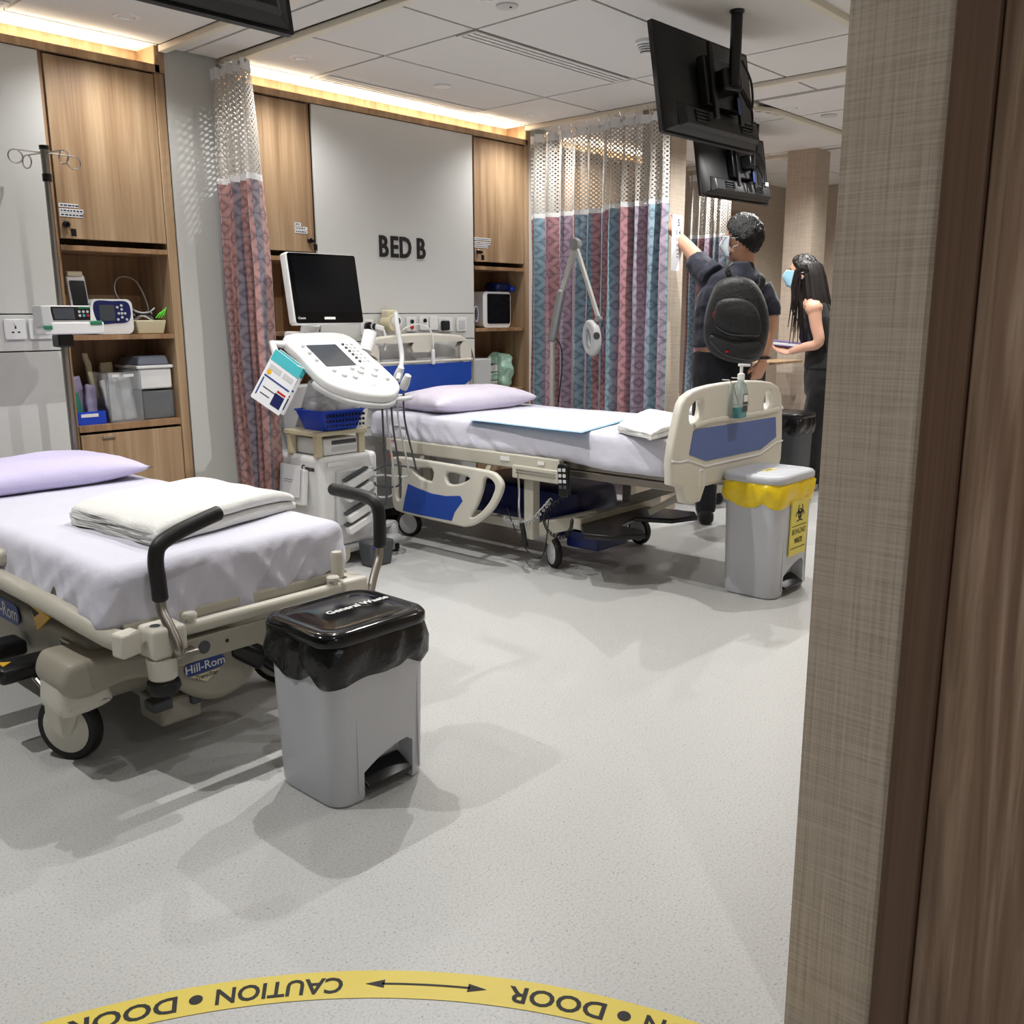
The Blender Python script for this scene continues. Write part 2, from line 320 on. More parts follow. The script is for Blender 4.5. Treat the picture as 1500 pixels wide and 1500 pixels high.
def track(name, pts, label, w_=.04):
    mb = MB(); 
    for p, q in zip(pts, pts[1:]): mb.bar(p, q, w_, .028)
    for p in pts[1:-1]: mb.cyl((p[0], p[1], ZC-.026), (p[0], p[1], ZC+.002), w_/2, n=12)
    t = mb.build('curtain_track', 'track_cream', None, bevel=.003); tag(t, label, 'curtain track'); return t
zt = ZC-.012
track('t', [(2.32, 4.28, zt), (2.32, .7, zt)], 'cream ceiling curtain track on the bay without a curtain, leftmost')
track('t', [(2.636, 4.28, zt), (2.636, .7, zt)], 'cream ceiling track holding the single bunched curtain')
track('t', [(4.856, 4.28, zt), (4.856, .7, zt)], 'cream ceiling track above the wide curtains by the reading lamp')
arc = [(5.23, 4.28, zt), (5.23, 3.15, zt)]+[(5.53-.3*math.cos(a), 3.15-.3*math.sin(a), zt) for a in [PI/2*k/6 for k in range(1, 7)]]+[(7.0, 2.85, zt)]
track('t', arc, 'cream ceiling track curving round the far bay in front of the column')
track('t', [(7.2, 1.8, zt), (2.9, 1.8, zt)], 'cream ceiling track running lengthwise past the hanging television')
track('t', [(7.08, 4.43, zt), (7.08, 3.47, zt)], 'short cream ceiling track holding the farthest curtain')
# head-wall bays: oak carcass, white service panel, lit cove
def cabinet(x0, x1, door_label, lab, side_l=False, side_r=True):
    T = thing('wall_cabinet', lab, 'cabinet', (x0, 4.3, 0)); Y = 4.3; t = .045
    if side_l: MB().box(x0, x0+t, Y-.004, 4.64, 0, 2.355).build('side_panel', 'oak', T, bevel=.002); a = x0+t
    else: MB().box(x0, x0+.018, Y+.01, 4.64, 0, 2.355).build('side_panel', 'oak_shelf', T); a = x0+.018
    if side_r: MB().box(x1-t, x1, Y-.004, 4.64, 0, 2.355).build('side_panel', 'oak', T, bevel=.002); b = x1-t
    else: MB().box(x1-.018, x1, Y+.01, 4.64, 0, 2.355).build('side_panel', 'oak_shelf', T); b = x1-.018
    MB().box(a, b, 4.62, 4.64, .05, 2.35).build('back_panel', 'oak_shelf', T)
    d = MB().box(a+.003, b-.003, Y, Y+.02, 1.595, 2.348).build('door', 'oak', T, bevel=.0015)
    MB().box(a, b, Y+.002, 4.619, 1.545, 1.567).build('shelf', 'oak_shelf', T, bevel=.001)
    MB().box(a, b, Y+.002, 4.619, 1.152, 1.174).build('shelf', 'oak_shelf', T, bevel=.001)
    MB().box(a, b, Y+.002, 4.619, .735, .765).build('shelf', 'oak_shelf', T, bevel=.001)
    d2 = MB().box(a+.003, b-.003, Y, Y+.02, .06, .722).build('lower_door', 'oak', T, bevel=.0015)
    MB().box(a+.1, a+.16, Y-.012, Y-.001, .702, .708).build('handle', 'steel', d2)
    return T, d, a, b
A_T, A_door, ax0, ax1 = cabinet(1.765, 2.325, '', 'oak cabinet with filled shelves behind the drip stand')
B_T, B_door, bx0, bx1 = cabinet(2.63, 3.14, '', 'oak cabinet behind the ultrasound monitor', True, False)
R_T, R_door, rx0, rx1 = cabinet(4.355, 4.895, '', 'oak cabinet right of the BED B panel, with a small monitor on its shelf')
def lock(parent, x, z):
    mb = MB().lathe((x, 4.299, z), [(.014, 0), (.014, -.012), (.010, -.016)], 16, 'Y'); l = mb.build('lock', 'black_plastic', parent, smooth=True)
    k = MB().box(x-.002, x+.002, 4.255, 4.286, z-.012, z+.002); k.box(x+.012, x+.032, 4.272, 4.28, z-.052, z-.02); k.tube([(x, 4.27, z-.01), (x+.01, 4.276, z-.03), (x+.022, 4.276, z-.024)], .0022, 6); k.build('key', 'black_plastic', l)
lock(A_door, 1.812, 1.655); lock(B_door, 3.10, 1.655); lock(R_door, 4.40, 1.655)
def doorlabels(parent, x, z, rows):
    for i, (w_, dz) in enumerate(rows):
        p = MB().box(x, x+w_, 4.2978, 4.2998, z-dz-.008, z-dz+.008).build('paper_strip', 'sticker_white', parent)
        mb = MB(); q = x+.006; random.seed(i+int(x*10))
        while q < x+w_-.012:
            l_ = random.uniform(.006, .016); mb.box(q, q+l_, 4.2972, 4.2976, z-dz-.003, z-dz+.003); q += l_+.004
        mb.build('print', 'navy_print', p)
doorlabels(A_door, 1.79, 1.735, [(.085, 0), (.105, .022), (.1, .04)]); doorlabels(B_door, 3.01, 1.735, [(.04, 0), (.08, .02), (.08, .038)]); doorlabels(R_door, 4.37, 1.735, [(.15, 0), (.15, .024), (.13, .046)])
def service_panel(x0, x1, lab):
    T = thing('service_panel', lab, 'wall panel', (x0, 4.3, 0)); Y = 4.29
    for z0, z1, n in ((1.271, 2.352, 'upper_panel'), (1.113, 1.266, 'socket_panel'), (.1, 1.108, 'lower_panel')):
        MB().box(x0+.002, x1-.002, Y, Y+.02, z0, z1).build(n, 'white_panel', T, bevel=.0015)
    MB().box(x0, x1, Y+.012, 4.64, .05, 2.353).build('backing', 'dark_gap', T)
    return T
SA = service_panel(.6, 1.763, 'white service panel behind the lilac stretcher, with two sockets')
SB = service_panel(3.142, 4.353, 'white service panel with black BED B lettering')
for ch_, cx_ in (('B', 3.607), ('E', 3.689), ('D', 3.775), ('B', 3.898)): text('letter', ch_, .165, frame((cx_, 4.288, 1.643), (1, 0, 0), (0, 0, 1)), 'black_print', SB, .004, bold=.004, sx=.80)
def cove(x0, x1, nm, ends):
    f = MB().box(x0, x1, 4.285, 4.305, 2.3555, 2.388); 
    t = struct(f.build('trim_'+nm, 'oak'))
    MB().box(x0, x1, 4.306, 4.64, 2.356, 2.366).build('cove_shelf', 'oak', t)
    MB().box(x0, x1, 4.449, 4.47, 2.367, ZC+.04).build('cove_back', 'oak', t)
    for e in ends: MB().box(e-.022, e+.022, 4.285, 4.6, 2.389 if e != ends[-1] else 2.356, ZC+.02).build('cove_end', 'oak', t)
    MB().box(x0+.05, x1-.05, 4.312, 4.332, 2.368, 2.379).build('light_strip', 'cove_light', t)
cove(-.1, 2.303, '2', [2.303]); cove(2.652, 4.873, '3', [2.63, 4.873]); cove(5.19, 6.36, '4', [5.19, 6.36])
# far bay C: plain oak cupboards seen through the netting
CC = thing('wall_cabinet', 'oak cupboard run of the far bay, seen through the curtain netting', 'cabinet', (5.2, 4.3, 0))
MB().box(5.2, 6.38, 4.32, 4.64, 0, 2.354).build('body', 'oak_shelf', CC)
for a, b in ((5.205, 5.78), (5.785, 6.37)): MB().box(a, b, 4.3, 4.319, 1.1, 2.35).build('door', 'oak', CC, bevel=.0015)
# oak door frame on the far papered wall
FD = MB(); FD.box(7.62, 7.70, 4.42, 4.449, 0, 2.16); FD.box(8.2, 8.28, 4.42, 4.449, 0, 2.16); FD.box(7.70, 8.2, 4.42, 4.449, 2.08, 2.16)
fd = struct(FD.build('door_2', 'oak')); MB().box(7.701, 8.199, 4.435, 4.448, 0.01, 2.079).build('door_leaf', 'oak_shelf', fd)
# ------------------------------------------------------------------ ceiling fittings
def downlight(x, y, lab, power=SPOT_W):
    T = thing('downlight', lab, 'ceiling light', (x, y, ZC), 'recessed downlights')
    MB().lathe((x, y, ZC), [(.036, .004), (.036, -.003), (.052, -.004), (.056, 0), (.056, .004)], 28, cap=False).build('trim_ring', 'white_plastic', T, smooth=True)
    MB().lathe((x, y, ZC), [(.036, -.002), (.024, .011)], 24, cap=False).build('reflector', 'chrome', T, smooth=True)
    MB().lathe((x, y, ZC), [(.024, .009), (.024, .0105)], 24).build('lens', 'lamp_lens', T)
    ld = bpy.data.lights.new('downlight_lamp', 'SPOT'); ld.energy = power; ld.spot_size = math.radians(142); ld.spot_blend = .9; ld.shadow_soft_size = .011; ld.color = (1, .99, .965)
    lo = bpy.data.objects.new('downlight_lamp', ld); link(lo, T); lo.location = (x, y, ZC-.012)
downlight(2.008, 3.976, 'round downlight near the bare end of the leftmost curtain track', 20)
downlight(.27, 3.976, 'round downlight outside the picture at the left end of the stretcher bay', 17)
downlight(2.863, 3.97, 'round downlight above the ultrasound machine, nearest the bunched curtain', 21)
downlight(4.604, 3.99, 'round downlight above the reading lamp, beside the wide curtain track', 21)
downlight(5.50, 3.98, 'round downlight in the far bay hidden behind the netting', 26)
downlight(7.0, 3.98, 'round downlight in the far bay near the column', 40)
downlight(2.86, 2.728, 'round downlight cut by the top edge of the picture', 58)
downlight(4.6, 2.73, 'round downlight hidden behind the nearer hanging television', 52)
downlight(5.544, 2.755, 'small bright downlight to the right of the hanging televisions', 66)
downlight(6.35, 2.75, 'downlight added at a round fixture near the right edge, beyond the ceiling sensor', 62)  # lamp added at a round ceiling fixture to brighten the far column
downlight(.25, 2.73, 'round downlight outside the picture above the stretcher side', 58)
downlight(2.0, 2.73, 'round downlight outside the picture above the stretcher foot', 50)
downlight(8.2, 3.2, 'round downlight at the far end of the ward', 46)
downlight(3.6, 1.2, 'round downlight outside the picture above the yellow-lined bin', 36); downlight(6.4, 1.2, 'round downlight outside the picture at the far end of the aisle', 40)
struct(MB().box(-3.2, 1.5, -2.2, .349, ZC+.004, ZC+.06).build('ceiling_corridor', 'ceiling_tile'))
downlight(.35, -.55, 'added unseen downlight in the corridor behind the doorway, lighting jamb and door leaf', 30)  # unseen lamp, added to lighten the jamb and the door leaf
downlight(.95, 1.25, 'round downlight outside the picture above the taped floor arc', 14)
def slot_diffuser(x0, x1, y0, lab):
    T = thing('slot_diffuser', lab, 'air vent', ((x0+x1)/2, y0, ZC), 'slot air diffusers'); w_ = .1
    MB().box(x0, x1, y0, y0+w_, ZC-.0015, ZC-.0003).build('back', 'dark_gap', T)
    for k in range(4): yy = y0+w_*k/3.0; MB().box(x0, x1, yy-.011, yy+.011, ZC-.007, ZC-.0017).build('slat', 'ceiling_tile', T)
    MB().box(x0-.012, x0, y0-.011, y0+w_+.011, ZC-.007, ZC-.0003).build('end_cap', 'ceiling_tile', T); MB().box(x1, x1+.012, y0-.011, y0+w_+.011, ZC-.007, ZC-.0003).build('end_cap', 'ceiling_tile', T)
slot_diffuser(3.14, 4.27, 3.065, 'long slot air diffuser in the middle of the ceiling, left of the hanging television')
slot_diffuser(3.17, 4.29, 4.145, 'long slot air diffuser beside the lit cove above the BED B panel')
slot_diffuser(.6, 1.6, 4.14, 'slot air diffuser cut by the left edge of the picture')
sd = thing('smoke_detector', 'white round smoke detector with dark ribs beside the hanging television', 'smoke detector', (3.783, 2.604, ZC))
MB().lathe((3.783, 2.604, ZC), [(.055, 0), (.055, -.014), (.048, -.02)], 28).build('base', 'white_plastic', sd, smooth=True)
MB().lathe((3.783, 2.604, ZC), [(.03, -.02), (.03, -.05)], 20).build('core', 'dark_gap', sd)
for k in range(4): MB().lathe((3.783, 2.604, ZC), [(.046-.006*k, -.024-.009*k), (.044-.006*k, -.029-.009*k)], 24).build('rib', 'white_plastic', sd, smooth=True)
tag(MB().lathe((3.711, 3.877, ZC), [(.045, 0), (.045, -.008), (.03, -.012)], 28).build('ceiling_speaker', 'white_plastic', None, smooth=True), 'flat round cap on the ceiling tile above the BED B panel', 'ceiling cap')
cs = thing('ceiling_sensor', 'flat round sensor with a dark dot near the top edge', 'sensor', (2.986, 2.736, ZC))
MB().lathe((2.986, 2.736, ZC), [(.045, 0), (.044, -.006), (.02, -.008)], 28).build('disc', 'light_grey_plastic', cs, smooth=True); MB().lathe((2.99, 2.72, ZC), [(.006, -.007), (.005, -.011)], 10).build('eye', 'black_plastic', cs)
s3 = thing('ceiling_sensor', 'flat round sensor on the far ceiling beyond the small bright downlight', 'sensor', (5.818, 2.806, ZC))
MB().lathe((5.9, 2.68, ZC), [(.05, 0), (.05, -.006), (.03, -.01)], 24).build('disc', 'light_grey_plastic', s3, smooth=True)
# ------------------------------------------------------------------ helper parts
def apply_bool(o, cutter):
    me = bpy.data.meshes.new('cut'); me.from_pydata(cutter.v, [], cutter.f)
    bm = bmesh.new(); bm.from_mesh(me); bmesh.ops.recalc_face_normals(bm, faces=bm.faces); bm.to_mesh(me); bm.free()
    c = bpy.data.objects.new('cut', me); C.objects.link(c)
    m = o.modifiers.new('b', 'BOOLEAN'); m.operation = 'DIFFERENCE'; m.solver = 'EXACT'; m.object = c
    dg = bpy.context.evaluated_depsgraph_get(); dg.update(); new = bpy.data.meshes.new_from_object(o.evaluated_get(dg))
    o.modifiers.remove(m); old = o.data; o.data = new; new.name = old.name; bpy.data.objects.remove(c)
    new.polygons.foreach_set('use_smooth', [True]*len(new.polygons)); new.set_sharp_from_angle(angle=.6)
def wheel(parent, c, r, w_, yaw, hub='cream_plastic', name='caster'):
    a = Vector((math.cos(yaw), math.sin(yaw), 0)); M = frame(c, (0, 0, 1), a.cross(Vector((0, 0, 1))))  # local w = axle
    M = frame(c, Vector((0, 0, 1)).cross(a), (0, 0, 1))
    t = MB().lathe((0, 0, 0), [(r*.74, -w_*.5), (r*.93, -w_*.5), (r, -w_*.3), (r, w_*.3), (r*.93, w_*.5), (r*.74, w_*.5)], 32).xf(M).build('tyre', 'black_rubber', parent, smooth=True)
    MB().lathe((0, 0, 0), [(r*.12, -w_*.66), (r*.7, -w_*.6), (r*.76, -w_*.5), (r*.76, w_*.5), (r*.7, w_*.6), (r*.12, w_*.66)], 28).xf(M).build('hub', hub, t, smooth=True)
    return t
def sheet_fn(box, amp_top, amp_side, seed, drape=0.):
    x0, x1, y0, y1, z0, z1 = box
    def fn(p, n):
        q = p.copy(); side = 1-abs(n.z) if n.z >= 0 else .5
        a = nz3(p, 3.1, seed)*amp_top+nz3(p, 9, seed+3)*amp_top*.35
        f = (math.sin(p.x*38+p.z*55+3*nz3(p, 4, seed))*.5+math.sin(p.y*31-p.z*60+4*nz3(p, 3, seed+9))*.5+nz3(p, 16, seed)*1.1)*amp_side*max(0, min(1, (z1-p.z)/(z1-z0)*1.6))
        q += n*(a*(1-side)+f*side)
        return q
    return fn
def pillow(name, lab, cx, cy, z, lx, ly, h, rz, m, seed=1, tilt=0.):
    mb = MB(); N = 26
    def surf(sg):
        def f(u, v):
            a, b = u*2-1, v*2-1; e = max(0, (1-abs(a)**3.2))*max(0, (1-abs(b)**3.2))
            px = a*lx/2*(1-.06*(1-abs(b)**2)*abs(a)); py = b*ly/2*(1-.09*(1-abs(a)**2)*abs(b))
            zz = sg*h/2*e**.55+(h*.34 if sg > 0 else h*.34)+nz3((a*1.4, b*1.4, sg), 1.6, seed)*.012*e
            zz = max(zz, 0.0 if sg < 0 else zz) if sg < 0 else zz
            return Vector((px, py, zz))
        return f
    mb.grid(surf(1), N, N); mb.grid(surf(-1), N, N)
    M = Matrix.Translation((cx, cy, z)) @ Matrix.Rotation(rz, 4, 'Z') @ Matrix.Rotation(tilt, 4, 'X'); mb.xf(M)
    o = mb.build(name, m, None, smooth=3.0); 
    bm = bmesh.new(); bm.from_mesh(o.data); bmesh.ops.remove_doubles(bm, verts=bm.verts, dist=.004); bmesh.ops.recalc_face_normals(bm, faces=bm.faces); bm.to_mesh(o.data); bm.free()
    return tag(o, lab, 'pillow')
def folded(name, lab, cat, corners, z, layers, t, m, seed=1, roll=True):
    # folded cloth: serpentine section running from the first edge (c0-c1) towards the second (c3-c2)
    c0, c1, c2, c3 = [Vector(c) for c in corners]; mb = MB(); n = 14
    sec = []  # (s in 0..1 across, height)
    for k in range(layers):
        row = [(i/n, k*t) for i in range(n+1)]
        if k % 2: row.reverse()
        sec += row
        if k < layers-1:
            e = row[-1][0]; sg = 1 if e > .5 else -1
            sec += [(e+sg*.5*t/.4*math.sin(a), k*t+t*.5-t*.5*math.cos(a)) for a in (PI*.25, PI*.5, PI*.75)]
    hw = t*.43; path = [Vector((a, b)) for a, b in sec]; L_, R_ = [], []
    W = ((c3-c0).length+(c2-c1).length)/2
    for i, p in enumerate(path):
        a = path[max(0, i-1)]; b = path[min(len(path)-1, i+1)]; d = Vector(((b.x-a.x)*W, b.y-a.y)); d = d.normalized() if d.length > 1e-9 else Vector((1, 0)); nn = Vector((-d.y/W, d.x))
        L_.append(p+Vector((nn.x*hw, nn.y*hw))); R_.append(p-Vector((nn.x*hw, nn.y*hw)))
    loop = L_+R_[::-1]; rings = []; K = 30
    for j in range(K+1):
        u = j/K; ring = []
        for q in loop:
            s_ = q.x; p = (c0*(1-u)+c1*u)*(1-s_)+(c3*(1-u)+c2*u)*s_
            endf = 1-.35*(abs(2*u-1)**6); h = (q.y+hw)*endf
            wob = .012*nz3((s_*3, u*5, q.y*30), 1.3, seed); p = p+(c1-c0).normalized()*(.02*nz3((s_*5, q.y*60, 1), 1, seed)*abs(2*u-1)**3)
            ring.append(Vector((p.x+wob*.6, p.y+wob*.6, z+max(.0005, h+.006*nz3((s_*4, u*6, 2), 1, seed+4)*(q.y/(layers*t))+.0*wob))))
        rings.append(ring)
    mb.loft(rings); o = mb.build(name, m, None, smooth=1.1); return tag(o, lab, cat)
# ------------------------------------------------------------------ stretcher (bed nearest the camera)
ST = thing('hospital_stretcher', 'beige hospital stretcher with lilac sheet, black push handles and blue oval badge', 'stretcher', (1.4, 3.2, 0))
X0, X1, Y0, Y1 = .99, 1.775, 2.335, 4.04
mb = softbox(X0, X1, Y0, Y1, .463, .613, .04, 110, 150, 22, None)
def drape(p):
    q = Vector(p); fe = max(0, min(1, (Y0+.12-q.y)/.12)); le = max(0, min(1, (X0+.1-q.x)/.1))
    low = max(0, min(1, (.608-q.z)/.12))
    q.z += nz3(p, 3, 2)*.006+nz3(p, 8, 5)*.003
    if low > 0:
        rg = lambda u, v, k, o: 1-2*abs(noise.noise(Vector((u*k, v*k*.28, o))))
        f = .55*rg(q.x+q.z*.9, q.z*.8-q.x*.2, 9, 1.)+.45*rg(q.x-q.z*1.1, q.z+q.x*.3, 15, 5.)-.35
        g = .55*rg(q.y+q.z*.9, q.z-q.y*.2, 9, 2.)+.45*rg(q.y-q.z*.9, q.z+q.y*.3, 14, 7.)-.35
        q.y -= fe*low*(.014+.034*f); q.x -= le*low*(.02+.026*g)
        ctr = max(0, 1-abs((q.x-1.30)/.34)); q.z -= fe*low**2*(.02+.07*ctr**1.4); q.z -= le*low**2*(.01+.02*nz3((q.y*4, 0, 0), 1, 3))
    return q
mb.v = [tuple(drape(p)) for p in mb.v]
mb.build('mattress_sheet', 'lilac_sheet', ST, smooth=3.0)
# deck and frame
MB().box(1.02, 1.75, 2.31, 4.03, .43, .461).build('deck', 'cream_metal', ST, bevel=.006)
MB().box(1.06, 1.11, 2.26, 4.03, .37, .424).box(1.66, 1.71, 2.26, 4.03, .37, .424).build('side_beam', 'cream_metal', ST, bevel=.005)
MB().cyl((1.1, 2.245, .432), (1.70, 2.245, .432), .019, n=20).build('foot_bar', 'cream_metal', ST, smooth=True)
b = MB().box(1.12, 1.70, 2.235, 2.25, .335, .4).build('foot_rail', 'beige_metal', ST, bevel=.003)
for hx, hr in ((1.20, .018), (1.27, .005), (1.57, .018), (1.50, .005), (1.40, .005)): MB().lathe((hx, 2.2345, .37), [(hr, 0), (hr, -.0015)], 20, 'Y').build('hole_cap', 'grey_dark' if hr > .01 else 'black_plastic', b)
for sx, hx in ((0, 1.10), (1, 1.715)):
    a = MB().box(hx-.05, hx+.05, 2.22, 2.32, .37, .455).build('corner_block', 'cream_plastic', ST, bevel=.012, seg=3)
    MB().lathe((hx-.02, 2.262, .455), [(.014, 0), (.012, .002)], 16).build('socket', 'grey_dark', a)
    if sx == 0:
        MB().lathe((hx-.015, 2.25, .37), [(.04, 0), (.037, -.055), (.032, -.06)], 24).build('bumper_post', 'cream_plastic', a, smooth=True)
        MB().lathe((hx-.015, 2.25, .31), [(.03, 0), (.042, -.006), (.045, -.022), (.036, -.04)], 24).build('bumper', 'black_rubber', a, smooth=True)
    else:
        MB().lathe((hx-.03, 2.275, .455), [(.02, 0), (.02, .075), (.016, .083), (.006, .086)], 20).build('post', 'cream_metal', a, smooth=True)
    MB().lathe((hx+(.07 if sx == 0 else -.07), 2.245, .44), [(.012, 0), (.012, .02), (.02, .022), (.02, .03), (.016, .034)], 18).build('bar_knob', 'cream_plastic', a, smooth=True)
def push_handle(foam, steel):
    h = MB().tube(smoothpoly(steel, 6, False), .0135, 14).build('push_handle', 'brushed_steel', ST, smooth=True)
    p = smoothpoly(foam, 7, False); n = len(p); MB().tube(p, [.021 if 0 < i < n-1 else .017 for i in range(n)], 16).build('foam_grip', 'black_foam', h, smooth=True)
    MB().box(steel[-1][0]-.015, steel[-1][0]+.05, 2.19, 2.234, steel[-1][2]-.014, steel[-1][2]+.002).build('pivot', 'brushed_steel', h, bevel=.006)
push_handle([(1.108, 2.275, .515), (1.106, 2.275, .57), (1.104, 2.275, .625), (1.118, 2.275, .665), (1.17, 2.275, .69), (1.24, 2.275, .71), (1.30, 2.275, .725)], [(1.108, 2.275, .525), (1.106, 2.268, .49), (1.106, 2.235, .455), (1.108, 2.205, .415), (1.108, 2.198, .395), (1.115, 2.205, .385)])
push_handle([(1.87, 2.29, .515), (1.872, 2.29, .57), (1.873, 2.292, .625), (1.872, 2.31, .662), (1.871, 2.37, .675), (1.87, 2.45, .677), (1.87, 2.535, .678)], [(1.87, 2.29, .525), (1.86, 2.285, .48), (1.82, 2.265, .43), (1.78, 2.24, .38), (1.76, 2.235, .36)])
# lowered side rails
for s_ in (0, 1):
    X = .955 if s_ == 0 else 1.885
    r = MB().tube(smoothpoly([(X, 3.95, .47), (X, 3.2, .475), (X, 2.62, .47), (X+.01, 2.46, .455), (X+.035, 2.34, .43), (X+.05, 2.285, .425)] if s_ == 0 else [(X, 3.95, .45), (X, 2.5, .45)], 5, False), .026, 14, flat=1.15).build('side_rail', 'cream_metal', ST, smooth=True)
    if s_ == 0: MB().bar((1.0, 2.295, .425), (1.012, 2.25, .423), .062, .066).build('end_cap', 'cream_plastic', r, bevel=.008)
    for yy in (3.7, 3.12, 2.62): MB().tube([(X, yy, .47 if s_ == 0 else .45), (X+(.03 if s_ == 0 else -.03), yy, .53), (X+(.1 if s_ == 0 else -.1), yy+.06, .44)], .009, 10).build('rail_link', 'brushed_steel', r, smooth=True)
    MB().box(X-.005, X+.05, 2.98, 3.3, .51, .56).build('rail_cap', 'cream_metal', r, bevel=.015, seg=3)
# base hood: side skirts and foot fairing
MB().hexa([(1.02, 2.55, .17), (1.8, 2.55, .17), (1.8, 3.95, .17), (1.02, 3.95, .17)], [(1.0, 2.5, .37), (1.82, 2.5, .37), (1.82, 3.95, .37), (1.0, 3.95, .37)]).build('base_hood', 'beige_metal', ST, bevel=.02, seg=3)
q = [(AY(px, py, 2.44).x+.02, AY(px, py, 2.44).z-.02) for px, py in ((76, 1000), (80, 976), (96, 962), (150, 952), (210, 944), (275, 935), (345, 920), (372, 935), (362, 975), (340, 1000), (305, 1017), (270, 1013), (240, 996), (215, 985), (170, 990), (120, 1012), (90, 1016))]
plate('foot_fairing', [smoothpoly(q, 4)], .2, frame((0, 2.52, 0), (1, 0, 0), (0, 0, 1)), 'beige_metal', ST, .02, 3)
ff = plate('caster_hood', [smoothpoly([(.905, .19), (.895, .25), (.91, .31), (.96, .335), (1.01, .32), (1.03, .25), (1.03, .2)], 4)], .16, frame((0, 2.53, 0), (1, 0, 0), (0, 0, 1)), 'cream_plastic', ST, .025, 3)
# badge with lettering
bo = [(1.345+.088*math.cos(t)*(1 if abs(math.cos(t)) < .8 else 1), .287+.03*math.sin(t)) for t in [2*PI*k/32 for k in range(32)]]
bz = AY(300, 974, 2.418); bM = frame((bz.x, 2.4165, bz.z), (1, 0, .03), (0, 0, 1))
bd = plate('badge', [rrect(-.066, -.019, .066, .019, .0185)], .003, bM, 'badge_blue', ST, .0008)
text('lettering', 'Hill-Rom', .036, bM @ Matrix.Translation((0, 0, .0022)), 'white_print', bd, .0003, bold=.0004)
b2 = plate('badge_wedge', [[(-.05, -.022), (0, -.052), (.05, -.022)]], .002, bM, 'ivory', ST, .0005)
text('lettering', 'TransStar', .019, bM @ Matrix.Translation((0, -.031, .0018)), 'black_print', b2, .0003, shear=.3)
sM = frame((.9965, 3.12, .34), (0, -1, 0), (0, 0, 1))
bd = plate('badge', [rrect(-.13, -.035, .13, .035, .034)], .003, sM, 'badge_blue', ST, .0008); text('lettering', 'Hill-Rom', .066, sM @ Matrix.Translation((0, 0, .0022)), 'white_print', bd, .0003, bold=.0006)
tM = frame((.9962, 2.63, .325), (0, -1, 0), (0, 0, 1)); lb = plate('load_label', [rrect(-.055, -.02, .055, .02, .003)], .0012, tM, 'ivory', ST, .0003)
text('lettering', '700lb/318', .028, tM @ Matrix.Translation((0, .001, .0012)), 'navy_print', lb, .0003, bold=.0004)
yl = MB().prism([(2.88, .42), (2.72, .40), (2.83, .335)], -.004, .004, FX(.992)).build('warning_flag', 'yellow_plastic', ST, bevel=.002)
MB().prism([(2.868, .405), (2.80, .396), (2.84, .375)], -.0052, -.0042, FX(.992)).build('flag_mark', 'black_print', yl)
MB().bar((.985, 2.76, .455), (.99, 2.66, .485), .03, .035).build('release_lever', 'yellow_plastic', ST, bevel=.01)
for yy in (2.78, 3.0):
    pd = MB().box(.84, 1.0, yy-.05, yy+.05, .225, .275).build('foot_pedal', 'black_plastic', ST, bevel=.015, seg=3)
    MB().prism([(yy-.025, .0), (yy+.025, 0), (yy, .03)], 0, .0015, lambda u, v, w_: (.86+v, u, .2755+w_)).build('pedal_mark', 'yellow_plastic', pd)
MB().tube([(.93, 2.76, .24), (.95, 2.68, .18), (.96, 2.62, .16)], .008, 8).build('pedal_link', 'steel', ST, smooth=True)
br = MB(); br.bar((1.40, 2.44, .275), (1.47, 2.36, .22), .05, .07); br.build('brake_pedal', 'black_plastic', ST, bevel=.02, seg=3)
MB().tube([(1.47, 2.37, .225), (1.52, 2.28, .17), (1.58, 2.19, .13), (1.6, 2.14, .12)], .024, 12).build('brake_arm', 'black_plastic', ST, smooth=True)
# mechanism below the fairing
MB().box(1.17, 1.3, 2.46, 2.6, .07, .15).box(1.2, 1.62, 2.6, 3.9, .1, .2).build('base_beam', 'beige_metal', ST, bevel=.01)
MB().box(1.14, 1.2, 2.44, 2.5, .13, .16).box(1.26, 1.29, 2.44, 2.5, .12, .17).build('steer_link', 'grey_dark', ST, bevel=.004)
for i, (cx, cy, yw) in enumerate(((.975, 2.62, .5), (1.70, 2.66, .6), (.98, 3.82, .2), (1.70, 3.82, .1))):
    wh = wheel(ST, (cx, cy, .1), .1, .042, yw, name='caster')
    MB().lathe((cx+.01, cy+.01, .2), [(.05, -.03), (.056, 0), (.05, .03)], 20).build('swivel', 'cream_plastic', wh, smooth=True)
    a = Vector((math.cos(yw), math.sin(yw), 0)); f_ = Vector((0, 0, 1)).cross(a)
    for sg in (-1, 1):
        o_ = Vector((cx, cy, .1))+a*sg*.031; fk = MB(); fk.prism([(-.05, .1), (.05, .1), (.052, .04), (.03, -.01), (0, -.03), (-.03, -.005), (-.055, .05)], -.006, .006, lambda u, v, w_, o_=o_: o_+f_*u+Vector((0, 0, v))+a*w_); fk.build('fork', 'cream_plastic', wh, bevel=.004)
pillow('pillow', 'lilac pillow lying on the stretcher at the left edge', 1.36, 3.78, .616, .78, .46, .13, .03, 'lilac_pillow', 3)
folded('folded_blanket', 'thick white blanket folded on the foot of the stretcher', 'blanket', [(1.17, 2.95, 0), (1.74, 3.06, 0), (1.765, 2.62, 0), (1.19, 2.46, 0)], .614, 4, .02, 'white_blanket', 4)
